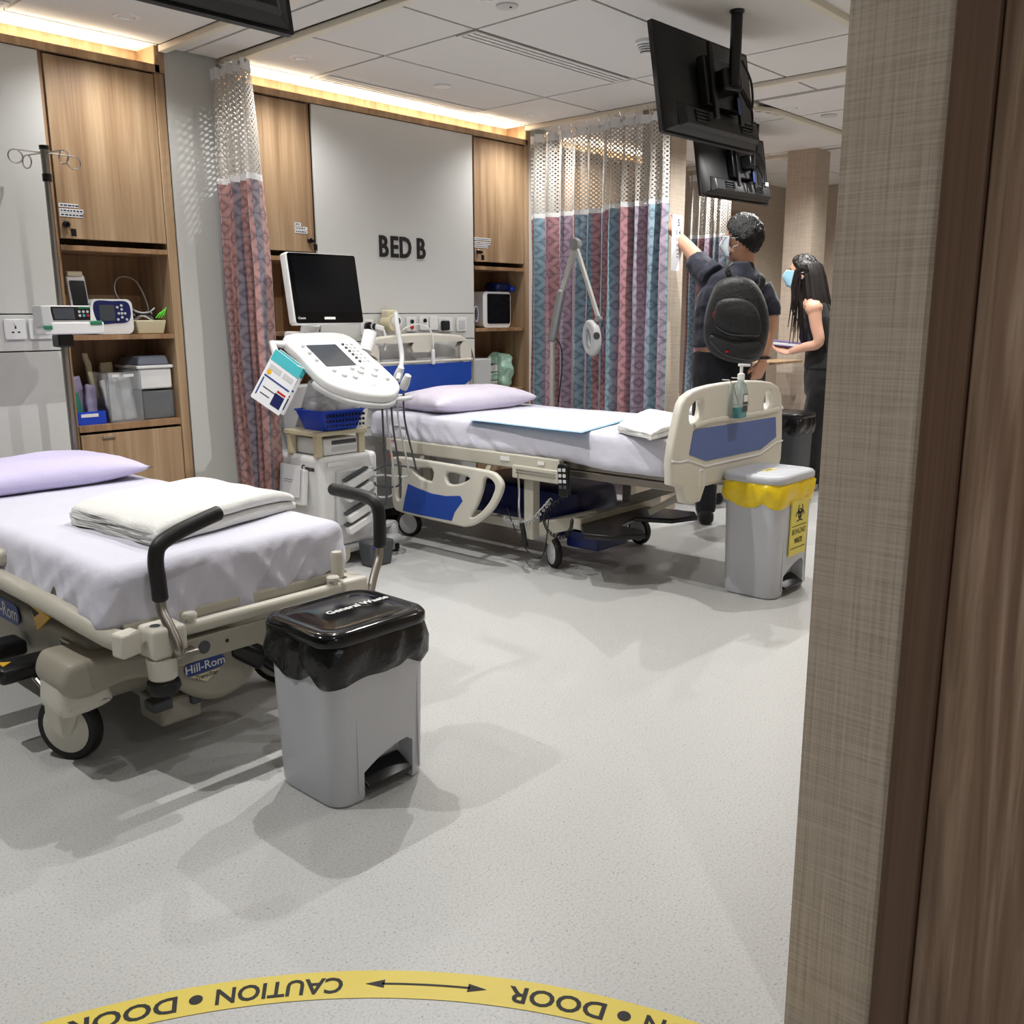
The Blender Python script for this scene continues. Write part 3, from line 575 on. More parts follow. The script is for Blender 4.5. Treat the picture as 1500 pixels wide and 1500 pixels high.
# ------------------------------------------------------------------ bed B
BB = thing('hospital_bed', 'cream electric hospital bed with blue end panels and lowered side rail', 'hospital bed', (3.8, 3.15, 0))
bx = (3.36, 4.26, 2.15, 4.17, .585, .725)
mb = softbox(*bx, .04, 70, 150, 18, None)
def drapeB(p):
    q = Vector(p); low = max(0, min(1, (.7-q.z)/.12)); le = max(0, min(1, (3.44-q.x)/.08)); re = max(0, min(1, (q.x-4.18)/.08)); fe = max(0, min(1, (2.23-q.y)/.08))
    q.z += nz3(p, 2.5, 7)*.007+nz3(p, 9, 2)*.0025
    if low > 0:
        rg = lambda u, v, k, o: 1-2*abs(noise.noise(Vector((u*k, v*k*.28, o))))
        g = .5*rg(q.y+q.z*1.2, q.z-q.y*.3, 7, 2.)+.5*rg(q.y-q.z*1.4, q.z+q.y*.35, 11, 7.)-.3
        q.x -= le*low*(.012+.022*g); q.x += re*low*(.01+.01*g); q.y -= fe*low*(.006+.008*math.sin(q.x*50+nz3(p, 5, 1)*4))
        q.z -= low**2*le*(.02+.03*max(0, min(1, (2.75-q.y)/.25))+.01*nz3((q.y*5, 1, 0), 1, 3))
    return q
mb.v = [tuple(drapeB(p)) for p in mb.v]; mb.build('mattress_sheet', 'lilac_sheet', BB, smooth=3.0)
# foot board: outline traced on its own plane
YF = 2.085
def tr(pts, Y=YF): return [(AY(980+x/6.817, 540+y/6.817, Y).x, AY(980+x/6.817, 540+y/6.817, Y).z) for x, y in pts]
out = tr([(30, 1168), (28, 930), (45, 800), (85, 600), (110, 470), (140, 350), (180, 280), (250, 225), (340, 188), (450, 160), (570, 140), (700, 125), (820, 118), (950, 122), (1040, 138), (1100, 178), (1130, 250), (1138, 350), (1138, 560), (1135, 720), (1125, 890), (1100, 1000), (1060, 1060), (1040, 1180), (960, 1200), (930, 1080), (560, 1128), (370, 1178), (320, 1330), (225, 1365), (160, 1345), (130, 1195)])
h1 = tr(smoothpoly([(222, 545), (212, 450), (228, 390), (270, 335), (325, 308), (345, 335), (342, 420), (322, 490), (285, 532)], 4)); h2 = tr(smoothpoly([(962, 405), (958, 320), (975, 245), (1010, 225), (1034, 245), (1040, 330), (1022, 385), (990, 408)], 4))
FB = plate('footboard', [out, h1, h2], .045, frame((0, YF+.0225, 0), (1, 0, 0), (0, 0, 1)), 'cream_plastic', BB, .014, 3)
plate('blue_panel', [tr([(240, 630), (268, 606), (1062, 482), (1066, 682), (910, 808), (365, 922), (200, 860)])], .004, frame((0, YF-.001, 0), (1, 0, 0), (0, 0, 1)), 'blue_panel_dull', FB, .001, label='dull blue footboard panel')
ln = tr([(28, 925), (100, 935), (190, 915), (360, 975), (905, 855), (1070, 735), (1130, 718)]); mb = MB(); mb.tube([(x, YF-.001, z) for x, z in ln], .004, 6); mb.build('moulding', 'white_plastic', FB)
li = tr([(250, 580), (420, 520), (620, 490), (940, 440), (1090, 400)]); MB().tube([(x, YF+.001, z) for x, z in smoothpoly(li, 4, False)], .012, 10).build('ridge', 'cream_plastic', FB, smooth=True)
MB().tube([(x, YF+.0, z) for x, z in tr(smoothpoly([(300, 1180), (300, 1040), (330, 1010), (350, 1040), (345, 1170)], 4, False))], .004, 6).build('latch', 'white_plastic', FB)
# head board
def arch(x0, x1, z0, z1, r): return [(x0, z0), (x1, z0), (x1, z1-r), (x1-.02, z1-r*.5), (x1-.07, z1-r*.18)]+[(x1-.12-(x1-x0-.24)*k/8, z1+.018*math.sin(PI*k/8)) for k in range(9)]+[(x0+.07, z1-r*.18), (x0+.02, z1-r*.5), (x0, z1-r)]
YH = 4.185; HB = plate('headboard', [arch(3.33, 4.25, .62, 1.135, .13), rrect(4.13, .98, 4.2, 1.085, .03), rrect(3.38, .98, 3.45, 1.085, .03), rrect(3.73, 1.055, 3.86, 1.085, .012)], .045, frame((0, YH+.0225, 0), (1, 0, 0), (0, 0, 1)), 'cream_plastic', BB, .014, 3)
plate('blue_panel', [[(3.37, .99-.02), (4.21, .99-.02), (4.21, .86), (4.08, .79), (3.5, .79), (3.37, .86)]], .004, frame((0, YH-.001, 0), (1, 0, 0), (0, 0, 1)), 'blue_panel', HB, .001, label='bright blue headboard panel')
MB().tube([(3.36, YH, .985), (4.22, YH, .985)], .008, 8).build('ridge', 'cream_plastic', HB, smooth=True)
# side beams, platform
sb = MB().box(3.335, 3.375, 2.74, 4.0, .515, .585).build('side_beam', 'cream_metal', BB, bevel=.006)
cM = frame((3.3335, 3.93, .565), (0, -1, 0), (0, 0, 1)); cp = plate('release_sign', [[(-.028, .02), (.028, .02), (.02, -.02), (0, -.03), (-.02, -.02)]], .0015, cM, 'sticker_white', sb, .0003); 
text('lettering', 'CPR', .022, frame((3.332, 3.93, .571), (0, -1, 0), (0, 0, 1)), 'red', sb, .0003, bold=.0008)
MB().box(3.331, 3.334, 3.055, 3.115, .548, .568).build('data_plate', 'sticker_white', sb); MB().box(3.331, 3.334, 2.83, 2.87, .55, .566).build('data_plate', 'sticker_white', sb)
MB().box(3.322, 3.345, 2.72, 3.03, .47, .535).build('latch_housing', 'cream_metal', sb, bevel=.006)
for zz in (.515, .5): MB().cyl((3.32, 2.75, zz), (3.32, 3.0, zz), .003, n=8).build('latch_rod', 'steel', sb)
MB().box(4.245, 4.285, 2.74, 4.0, .515, .585).build('side_beam', 'cream_metal', BB, bevel=.006)
MB().box(3.385, 3.42, 2.11, 2.78, .5, .535).box(4.2, 4.235, 2.11, 2.78, .5, .535).box(3.39, 4.23, 2.12, 4.15, .54, .583).build('platform', 'brushed_steel', BB, bevel=.004)
MB().tube([(3.35, 3.95, .585), (3.35, 3.95, .655), (3.35, 3.84, .655), (3.35, 3.84, .585)], .004, 8).build('mattress_stop', 'chrome', BB, smooth=True)
# lowered side rail
XR = 3.262
def ts(pts): return [(-AX(560+x/5, 640+y/5, XR).y, AX(560+x/5, 640+y/5, XR).z) for x, y in pts]
so = ts(smoothpoly([(78, 190), (110, 143), (300, 165), (550, 205), (790, 248), (850, 280), (885, 330), (890, 375), (870, 440), (820, 530), (760, 590), (690, 640), (620, 658), (560, 648), (300, 590), (140, 548), (95, 510), (80, 400)], 4))
hs = [ts(smoothpoly(h, 3)) for h in ([(245, 232), (375, 232), (373, 322), (300, 300), (255, 265)], [(485, 258), (638, 292), (630, 320), (560, 345), (492, 338)], [(760, 303), (802, 308), (834, 350), (828, 400), (790, 480), (720, 560), (665, 588), (665, 565), (702, 500), (738, 400)], [(120, 205), (150, 195), (152, 330), (148, 440), (124, 455), (116, 400)])]
SRM = Matrix(((0, 0, 1, XR+.0), (-1, 0, 0, 0), (0, 1, 0, 0), (0, 0, 0, 1)))
SR = plate('side_rail', [so]+hs, .03, SRM, 'cream_plastic', BB, .011, 3)
plate('blue_panel', [ts([(205, 340), (270, 370), (380, 412), (480, 430), (585, 428), (605, 465), (545, 550), (525, 612), (300, 570), (165, 538), (180, 450)])], .004, SRM @ Matrix.Translation((0, 0, -.0148)), 'blue_panel', SR, .001, label='bright blue side rail panel')
for yy in (3.2, 3.7): MB().bar((XR+.015, yy, .42), (3.36, yy, .53), .03, .014).build('rail_arm', 'beige_metal', SR, bevel=.003)
MB().bar((3.30, 3.93, .5), (3.31, 3.9, .46), .012, .012).build('release_tab', 'red', BB)
# under-carriage
for px0, py0 in ((3.365, 2.93), (4.2, 2.93), (3.44, 3.75)): MB().box(px0, px0+.055, py0, py0+.06, .16, .515).build('post', 'cream_metal', BB, bevel=.005)
MB().bar((3.42, 2.96, .2), (3.62, 2.72, .27), .05, .07).bar((3.45, 2.72, .26), (4.15, 2.72, .26), .05, .06).bar((3.47, 2.9, .2), (3.47, 3.95, .2), .05, .05).bar((4.2, 2.85, .2), (4.2, 3.95, .2), .05, .05).bar((3.47, 3.92, .2), (4.2, 3.92, .2), .05, .05).bar((3.95, 2.3, .47), (3.95, 2.75, .3), .04, .05).build('base_frame', 'cream_metal', BB, bevel=.005)
MB().box(3.95, 4.0, 2.2, 2.6, .44, .5).bar((3.75, 2.25, .45), (3.75, 2.5, .3), .03, .03).build('lift_arm', 'cream_metal', BB, bevel=.004)
cv = MB(); cv.loft([[Vector((3.80+a*.22*s_, 3.27+b*.42*s_, z)) for a, b in rrect(-1, -1, 1, 1, .35, 4)] for z, s_ in ((.13, .9), (.2, 1), (.3, 1), (.36, .97), (.375, .88))]); cv.build('base_cover', 'navy_plastic', BB, smooth=.8)
MB().box(3.54, 3.80, 2.66, 2.86, .11, .232).build('cover_panel', 'navy_plastic', BB, bevel=.01)
pw = [(AZ(px, py, .26).x, AZ(px, py, .26).y) for px, py in ((850, 768), (905, 748), (950, 742), (1018, 750), (1022, 756), (985, 761), (930, 758), (908, 770), (942, 776), (946, 783), (895, 786), (855, 782))]
plate('brake_wing', [pw], .025, Matrix.Translation((0, 0, .25)), 'black_plastic', BB, .006)
MB().tube(smoothpoly([(3.325, 2.99, .51), (3.325, 2.985, .4), (3.325, 2.985, .3), (3.315, 2.955, .22)], 5, False), .006, 10).build('crank_rod', 'chrome', BB, smooth=True)
MB().tube([(3.317, 2.96, .25), (3.31, 2.94, .2), (3.305, 2.925, .14)], .013, 12).build('crank_grip', 'black_foam', BB, smooth=True)
hsb = MB(); hM = frame((3.318, 2.695, .5), (0, -1, .08), (0, .08, 1)); hs_ = plate('handset', [rrect(-.03, -.085, .03, .075, .02)], .025, hM, 'black_plastic', BB, .006)
for r_ in range(4):
    for c_ in (-1, 1): plate('button', [rrect(c_*.013-.009, .045-r_*.027-.008, c_*.013+.009, .045-r_*.027+.008, .003)], .003, hM @ Matrix.Translation((0, 0, .0135)), 'light_grey_plastic' if r_ < 3 else 'grey_dark', hs_, .0006)
co = []; base = smoothpoly([(3.32, 2.695, .415), (3.33, 2.80, .34), (3.335, 2.83, .28), (3.34, 2.80, .225), (3.345, 2.73, .21), (3.345, 2.68, .25), (3.35, 2.67, .3)], 24, False)
for i, p in enumerate(base): co.append((p[0]+.009*math.cos(i*1.1), p[1]+.004*math.sin(i*1.1), p[2]+.009*math.sin(i*1.1)))
MB().tube(co, .0028, 6).build('handset_cable', 'black_rubber', BB, smooth=True)
co = []; base = smoothpoly([(3.345, 2.80, .38), (3.35, 2.93, .26), (3.36, 3.06, .23), (3.37, 3.12, .24)], 34, False)
for i, p in enumerate(base): co.append((p[0]+.014*math.cos(i*1.2), p[1], p[2]+.014*math.sin(i*1.2)))
MB().tube(co, .0032, 6).build('coiled_cable', 'coil_grey', BB, smooth=True)
MB().tube(smoothpoly([(3.36, 3.1, .3), (3.35, 3.0, .15), (3.35, 2.9, .08), (3.36, 2.85, .12), (3.37, 2.83, .3)], 8, False), .003, 6).build('cable', 'black_rubber', BB, smooth=True)
for cx, cy, yw in ((3.495, 2.90, -.5), (4.19, 2.86, -.15), (3.47, 3.97, .3), (4.2, 3.97, .1)):
    wh = wheel(BB, (cx, cy, .077), .077, .034, yw, 'light_grey_plastic'); MB().box(cx-.02, cx+.02, cy-.01, cy+.035, .12, .21).build('fork', 'cream_metal', wh, bevel=.006)
MB().tube([(3.50, 2.9, .21), (3.56, 2.82, .2), (3.62, 2.78, .19)], .012, 8).build('brake_lever', 'cream_metal', BB, smooth=True); MB().box(3.54, 3.6, 2.76, 2.82, .185, .215).build('brake_pedal', 'black_plastic', BB, bevel=.008)
pillow('pillow', 'pale lilac pillow at the head of the bed under the BED B sign', 3.80, 3.84, .728, .80, .46, .155, -.05, 'pale_lilac_pillow', 8)
pc = [AZ(px, py, .735) for px, py in ((684, 614), (852, 633), (945, 607), (775, 597))]
pd = thing('absorbent_pad', 'white absorbent pad with pale blue edge spread on the bed B mattress', 'bed pad', pc[0])
def padsurf(inset, dz):
    cc = sum(pc, Vector())/4; q = [cc+(p-cc)*inset for p in pc]
    return lambda u, v: (q[0]*(1-u)+q[1]*u)*(1-v)+(q[3]*(1-u)+q[2]*u)*v+Vector((0, 0, dz-.003+.003*nz3((u*4, v*3, 0), 1, 2)))
mat('pad_blue', S(150, 196, 226), .6); MB().grid(padsurf(1, 0), 16, 10).build('backing', 'pad_blue', pd, smooth=True); MB().grid(padsurf(.955, .0016), 16, 10).build('top_sheet', 'pad_white', pd, smooth=True)
tc = [AZ(px, py, .735) for px, py in ((905, 632), (985, 648), (1045, 620), (955, 607))]
folded('folded_towel', 'white folded towel at the foot of bed B against the footboard', 'towel', [tc[0], tc[3], (tc[2].x-.05, max(tc[2].y, 2.2), 0), (tc[1].x, max(tc[1].y, 2.18), 0)], .733, 4, .011, 'white_towel', 6)
# ------------------------------------------------------------------ pedal bins
def pedal_bin(lab, x0, x1, y0, y1, h, lid, bag, lidtext, sticker):
    T = thing('pedal_bin', lab, 'bin', ((x0+x1)/2, (y0+y1)/2, 0)); cx, cy, w_, d_ = (x0+x1)/2, (y0+y1)/2, (x1-x0)/2, (y1-y0)/2; zb = h-.11
    def rr(z, g, r=.05, n=6): return [Vector((cx+a, cy+b, z)) for a, b in rrect(-w_-g, -d_-g, w_+g, d_+g, r, n)]
    body = MB().loft([rr(.004, -.004), rr(.02, 0), rr(zb*.5, .004), rr(zb, .008), rr(h-.06, .012)]).build('body', 'bin_grey', T, smooth=.6)
    f0, f1 = x0+.09, x1-.055; zc = h*.24
    arch_ = [(f0, -.01), (f1, -.01), (f1, zc*1.0), (f1-.02, zc*1.12)]+[(f1-.02-(f1-f0-.02)*k/6, zc*(1.12-.42*(k/6)**1.8)) for k in range(1, 7)]
    apply_bool(body, MB().prism(arch_, -.02, .055, FY(y0)))
    MB().hexa([(f0+.006, y0-.012, .03), (f1-.01, y0-.012, .03), (f1-.01, y0+.05, .055), (f0+.006, y0+.05, .055)], [(f0+.006, y0-.012, .042), (f1-.01, y0-.012, .042), (f1-.01, y0+.05, .075), (f0+.006, y0+.05, .075)]).build('pedal', 'black_plastic', T, bevel=.004)
    for sx in (f0-.02, f1+.02): MB().box(sx-.0015, sx+.0015, y0-.0055, y0-.001, .03, zb-.01).build('seam', 'bin_grey', T)
    # bag collar hanging over the rim, gathered
    def even(poly, n=110):
        L_ = [0.]
        for a, b in zip(poly, poly[1:]+poly[:1]): L_.append(L_[-1]+(b-a).length)
        out = []; k = 0
        for i in range(n):
            t = L_[-1]*i/n
            while L_[k+1] < t: k += 1
            out.append(poly[k].lerp(poly[(k+1) % len(poly)], (t-L_[k])/max(1e-9, L_[k+1]-L_[k])))
        return out
    rings = []
    zs = [(h-.035, .012), (h-.05, .02), (h-.075, .024), (h-.1, .02), (h-.12, .012), (h-.128, .009)]
    for k, (z, g) in enumerate(zs):
        ring = []; base = even(rr(z, g, .055, 8)); n = len(base)
        for i, p in enumerate(base):
            t = i/n*2*PI; wv = .006*math.sin(t*11+k*1.1+2*math.sin(t*3))+.006*nz3((p.x*14, p.y*14, z*30), 1, 2); d = Vector((p.x-cx, p.y-cy, 0)).normalized()
            sag = .022*math.sin(t*2+.6)+.012*math.sin(t*5) if k >= 3 else (.012*math.sin(t*2+.6) if k == 2 else 0)
            ring.append(p+d*max(-.006, wv)*(1 if 0 < k < 4 else .4)+Vector((0, 0, -abs(sag) if k else 0)))
        rings.append(ring)
    MB().loft(rings, cap=False).build('bin_bag', bag, T, smooth=3.)
    L_ = MB().loft([rr(h-.042, .014, .06), rr(h-.036, .022, .065), rr(h-.016, .022, .065), rr(h-.006, .014, .06), rr(h-.002, -.004, .05), rr(h-.006, -.016, .045), rr(h-.004, -.03, .04), rr(h, -.06, .03)]).build('lid', lid, T, smooth=1.2)
    return T, L_
B1, L1 = pedal_bin('light grey pedal bin with black lid and black liner beside the stretcher', 1.292, 1.605, 1.79, 2.06, .485, 'black_gloss', 'black_bag', '', '')
_g = AZ(524, 886, .487)
text('lettering', 'General Waste', .033, frame((_g.x, _g.y, .4868), (1, 0, 0), (0, 1, 0)), 'white_print', L1, .0004, bold=.0006)
B2, L2 = pedal_bin('grey pedal bin with yellow biohazard liner by the foot of bed B', 3.69, 4.03, 1.80, 2.06, .565, 'bin_grey', 'yellow_bag', '', '')
MB().box(3.78, 3.87, 1.90, 1.935, .5652, .5662).build('lid_sticker', 'yellow_sticker', L2); MB().box(3.79, 3.85, 1.91, 1.92, .5663, .5667).build('lid_print', 'black_print', L2)
sx0, sx1, sy = 3.80, 3.965, 1.786
stk = MB().hexa([(sx0, sy+.001, .185), (sx1, sy+.001, .185), (sx1, sy+.006, .185), (sx0, sy+.006, .185)], [(sx0, sy-.004, .44), (sx1, sy-.004, .44), (sx1, sy+.003, .44), (sx0, sy+.003, .44)]).build('biohazard_sticker', 'yellow_sticker', B2)
kM = frame((3.8825, sy-.0035, .375), (1, 0, 0), (0, -.02, 1))
for k in range(3):
    a0 = PI/2+k*2*PI/3; cxx, cyy = .021*math.cos(a0), .021*math.sin(a0); o_, i_ = [], []
    for j in range(19):
        t = a0-2.55+5.1*j/18+0*k; o_.append((cxx+.025*math.cos(t+PI), cyy+.025*math.sin(t+PI))); i_.append((cxx*1.18+.0185*math.cos(t+PI), cyy*1.18+.0185*math.sin(t+PI)))
    plate('biohazard_mark', [o_+i_[::-1]], .0012, kM, 'black_print', stk, .0001)
plate('biohazard_ring', [[(.023*math.cos(2*PI*j/28), .023*math.sin(2*PI*j/28)) for j in range(28)], [(.018*math.cos(2*PI*j/28), .018*math.sin(2*PI*j/28)) for j in range(28)]], .0012, kM, 'black_print', stk, .0001)
for t_, z_ in (('BIOHAZARD', .293), ('WASTE', .25)): text('lettering', t_, .036, frame((3.8825, sy-.0012, z_), (1, 0, 0), (0, -.02, 1)), 'black_print', stk, .0005, bold=.0001, sx=.66)
MB().box(sx0+.01, sx1-.01, sy-.0025, sy-.001, .3195, .3225).build('print_line', 'black_print', stk); MB().box(sx0+.01, sx1-.01, sy-.001, sy+.0005, .2165, .2195).build('print_line', 'black_print', stk)
B3, L3 = pedal_bin('dark charcoal bin behind the footboard of bed B', 5.72, 5.96, 2.68, 2.9, .62, 'black_plastic', 'black_bag', '', '')
for ch in B3.children:
    if ch.name.startswith(('body', 'seam')): ch.data.materials[0] = MATS['grey_dark']
# ------------------------------------------------------------------ floor tape with warning text
tc0 = Vector((-.0134, .354)); r0, r1 = 1.277, 1.351
TP = thing('floor_tape', 'curved yellow floor tape lettered CAUTION and DOOR', 'floor tape', (1.0, 1.15, 0))
vs, fs = [], []
for k in range(61):
    a = math.radians(8+72*k/60)
    for r_ in (r0, r1): vs.append((tc0.x+r_*math.cos(a), tc0.y+r_*math.sin(a), .0012))
MB().add(vs, [(2*k, 2*k+1, 2*k+3, 2*k+2) for k in range(60)]).build('tape', 'yellow_tape', TP)
def arc_text(body, a0, a1, size=.058):
    cu = bpy.data.curves.new('t', 'FONT'); cu.body = body; cu.size = size; t = bpy.data.objects.new('t', cu); me = bpy.data.meshes.new_from_object(t); xs = [v.co.x for v in me.vertices]; mx, mn = max(xs), min(xs); bpy.data.meshes.remove(me); bpy.data.objects.remove(t); bpy.data.curves.remove(cu)
    rm = (r0+r1)/2
    def bend(c):
        a = math.radians(a0)+(c.x-mn)/(mx-mn)*math.radians(a1-a0); r_ = rm-c.y
        return Vector((tc0.x+r_*math.cos(a), tc0.y+r_*math.sin(a), .0018+c.z*.3))
    text('lettering', body, size, None, 'black_print', TP, .0004, align='LEFT', bold=.0011, bend=bend)
arc_text('DOOR', 23.0, 30.9); arc_text('CAUTION', 44.9, 55.1); arc_text('DOOR', 58.2, 66.2); arc_text('CAUTION', 9.3, 19.7)
def arc_pt(a, r_=(r0+r1)/2, z=.0018): a = math.radians(a); return Vector((tc0.x+r_*math.cos(a), tc0.y+r_*math.sin(a), z))
for a in (21.4, 56.7): c_ = arc_pt(a); MB().add([c_+Vector((.0125*math.cos(t), .0125*math.sin(t), 0)) for t in [2*PI*k/20 for k in range(20)]], [tuple(range(20))]).build('dot', 'black_print', TP)
vs = []
for k in range(13):
    a = 34.2+(41.6-34.2)*k/12; vs += [arc_pt(a, 1.3115), arc_pt(a, 1.3165)]
mb = MB().add(vs, [(2*k, 2*k+1, 2*k+3, 2*k+2) for k in range(12)]); mb.add([arc_pt(32.8), arc_pt(34.4, 1.325), arc_pt(34.4, 1.303)], [(0, 1, 2)]); mb.add([arc_pt(43.0), arc_pt(41.4, 1.325), arc_pt(41.4, 1.303)], [(0, 1, 2)]); mb.build('arrow', 'black_print', TP)
# ------------------------------------------------------------------ curtains
def curtain_fabric(name, cols):
    m = mat(name, S(150, 130, 140), .75); N, L, b = nodes(m)
    uv = N.new('ShaderNodeUVMap'); sp = N.new('ShaderNodeSeparateXYZ'); L.new(uv.outputs[0], sp.inputs[0])
    def mth(op, a, b_=None, c_=None):
        n = N.new('ShaderNodeMath'); n.operation = op
        for i, x in enumerate((a, b_, c_)):
            if x is None: continue
            if isinstance(x, (int, float)): n.inputs[i].default_value = x
            else: L.new(x, n.inputs[i])
        return n.outputs[0]
    u, v = sp.outputs[0], sp.outputs[1]; per = .34
    fu = mth('FRACT', mth('DIVIDE', u, per)); r = ramp(N, cols); r.color_ramp.interpolation = 'CONSTANT'; L.new(fu, r.inputs[0])
    # diamonds: |frac(u/.1)-.5| + |frac(v/.11)-.5|
    du = mth('ABSOLUTE', mth('SUBTRACT', mth('FRACT', mth('DIVIDE', u, .085)), .5)); dv = mth('ABSOLUTE', mth('SUBTRACT', mth('FRACT', mth('DIVIDE', v, .105)), .5))
    dd = mth('ADD', du, dv); tri = mth('PINGPONG', mth('MULTIPLY', dd, 2), .5); r2 = ramp(N, [(.2, (0, 0, 0, 1)), (.45, (1, 1, 1, 1))]); L.new(tri, r2.inputs[0])
    mx = N.new('ShaderNodeMix'); mx.data_type = 'RGBA'; mx.blend_type = 'MULTIPLY'; f = mth('MULTIPLY', r2.outputs[0], .75); L.new(f, mx.inputs[0]); L.new(r.outputs[0], mx.inputs[6]); mx.inputs[7].default_value = (.45, .42, .5, 1)
    ln = mth('LESS_THAN', mth('ABSOLUTE', mth('SUBTRACT', mth('FRACT', mth('DIVIDE', v, .105)), .5)), .035)
    mx2 = N.new('ShaderNodeMix'); mx2.data_type = 'RGBA'; L.new(mth('MULTIPLY', ln, .4), mx2.inputs[0]); L.new(mx.outputs[2], mx2.inputs[6]); mx2.inputs[7].default_value = S(80, 84, 100)
    L.new(mx2.outputs[2], b.inputs['Base Color'])
    n = N.new('ShaderNodeTexNoise'); n.inputs['Scale'].default_value = 30; co = N.new('ShaderNodeTexCoord'); L.new(co.outputs['Object'], n.inputs['Vector']); bp = N.new('ShaderNodeBump'); bp.inputs['Strength'].default_value = .25; bp.inputs['Distance'].default_value = .02; L.new(n.outputs['Fac'], bp.inputs['Height']); L.new(bp.outputs[0], b.inputs['Normal'])
    b.inputs['Sheen Weight'].default_value = .2; return m
pk, bl, lv, gy = S(186, 138, 142), S(142, 170, 182), S(168, 158, 174), S(140, 132, 142)
curtain_fabric('curtain_blue', [(0, pk), (.26, lv), (.33, bl), (.60, lv), (.68, S(170, 152, 168)), (.92, bl), (1, bl)])
curtain_fabric('curtain_pink', [(0, S(188, 144, 138)), (.30, S(134, 128, 138)), (.46, S(186, 146, 140)), (.66, gy), (.74, S(180, 138, 134)), (.93, S(112, 132, 146)), (1, bl)])
def netting():
    m = mat('curtain_net', S(196, 191, 184), .85); N, L, b = nodes(m)
    uv = N.new('ShaderNodeUVMap'); sp = N.new('ShaderNodeSeparateXYZ'); L.new(uv.outputs[0], sp.inputs[0])
    def mth(op, a, b_):
        n = N.new('ShaderNodeMath'); n.operation = op
        for i, x in enumerate((a, b_)):
            if isinstance(x, (int, float)): n.inputs[i].default_value = x
            else: L.new(x, n.inputs[i])
        return n.outputs[0]
    a = mth('SINE', mth('MULTIPLY', sp.outputs[0], 2*PI/.021), 0); c_ = mth('SINE', mth('MULTIPLY', sp.outputs[1], 2*PI/.025), 0)
    hole = mth('GREATER_THAN', mth('MULTIPLY', a, c_), .22)
    L.new(mth('SUBTRACT', 1, hole), b.inputs['Alpha']); return m
netting()
def curtain(lab, ya, yb, X, z_top, z_net, z_bot, folds, amp, length, fabric, seed=0, lean=0., xdir=False, swag=0., top_amp=.6, group=None):
    T = thing('hospital_curtain', lab, 'curtain', (X, (ya+yb)/2, z_bot), group); nu = folds*12; random.seed(seed)
    ph = [random.uniform(-.8, .8) for _ in range(folds+2)]; am = [random.uniform(.6, 1.25) for _ in range(folds+2)]
    def pt(u, z):
        tz = (z_top-z)/(z_top-z_bot); k = u*folds; i = int(k); f = k-i; p_ = ph[i]*(1-f)+ph[i+1]*f; a_ = am[i]*(1-f)+am[i+1]*f
        off = amp*a_*(top_amp+(1-top_amp)*min(1, tz*2.5))*math.sin(k*2*PI+p_+.25*math.sin(tz*4+i))+.012*nz3((u*7, z*2.2, seed), 1, 3)
        yy = ya+(yb-ya)*(u+.018*math.sin(k*4*PI+p_)*1.2)+swag*math.sin(PI*tz)*(u-.5)
        return Vector((X+off+lean*tz, yy, z))
    def strip(name, z0, z1, nv, m):
        o = MB().grid(lambda u, v: pt(u, z0+(z1-z0)*v), nu, nv).build(name, m, T, smooth=3.); uvl = o.data.uv_layers.new(name='UVMap')
        for lp in o.data.loops:
            vi = lp.vertex_index; j, i = divmod(vi, nu+1); uvl.data[lp.index].uv = (i/nu*length, z0+(z1-z0)*j/nv)
        return o
    strip('fabric', z_bot, z_net, 30, fabric); strip('hem_band', z_net-.002, z_net+.028, 2, 'white_towel'); strip('netting', z_net+.028, z_top-.05, 14, 'curtain_net'); hd = strip('heading', z_top-.05, z_top, 3, 'white_towel')
    n = max(5, int(folds*1.5))
    for i in range(n):
        p = pt((i+.5)/n, z_top-.012); MB().tube([p, p+Vector((0, 0, .03)), (X, p.y, ZC-.02)], .0022, 6).build('hook', 'chrome', T); MB().lathe(p, [(.009, -.004), (.009, .004)], 10, 'X').build('eyelet', 'steel', hd)
    return T
curtain('pink and grey hospital curtain gathered into one bunch beside the ultrasound machine', 4.27, 3.97, 2.575, 2.415, 1.885, .345, 5, .062, 1.0, 'curtain_pink', 3, .03, swag=-.06)
curtain('patterned curtain nearest the oak cabinet, with see-through netting above the reading lamp', 4.27, 3.60, 4.868, 2.41, 1.885, .42, 6, .05, 1.25, 'curtain_blue', 5, top_amp=.8, group=None)
curtain('patterned blue and pink curtain hanging beside the eye chart', 3.62, 3.14, 4.825, 2.41, 1.895, .42, 5, .055, 1.0, 'curtain_blue', 9, top_amp=.8)
curtain('farthest curtain, behind the man with the backpack', 4.41, 4.0, 7.08, 2.40, 1.885, .3, 6, .045, 1.2, 'curtain_blue', 12)
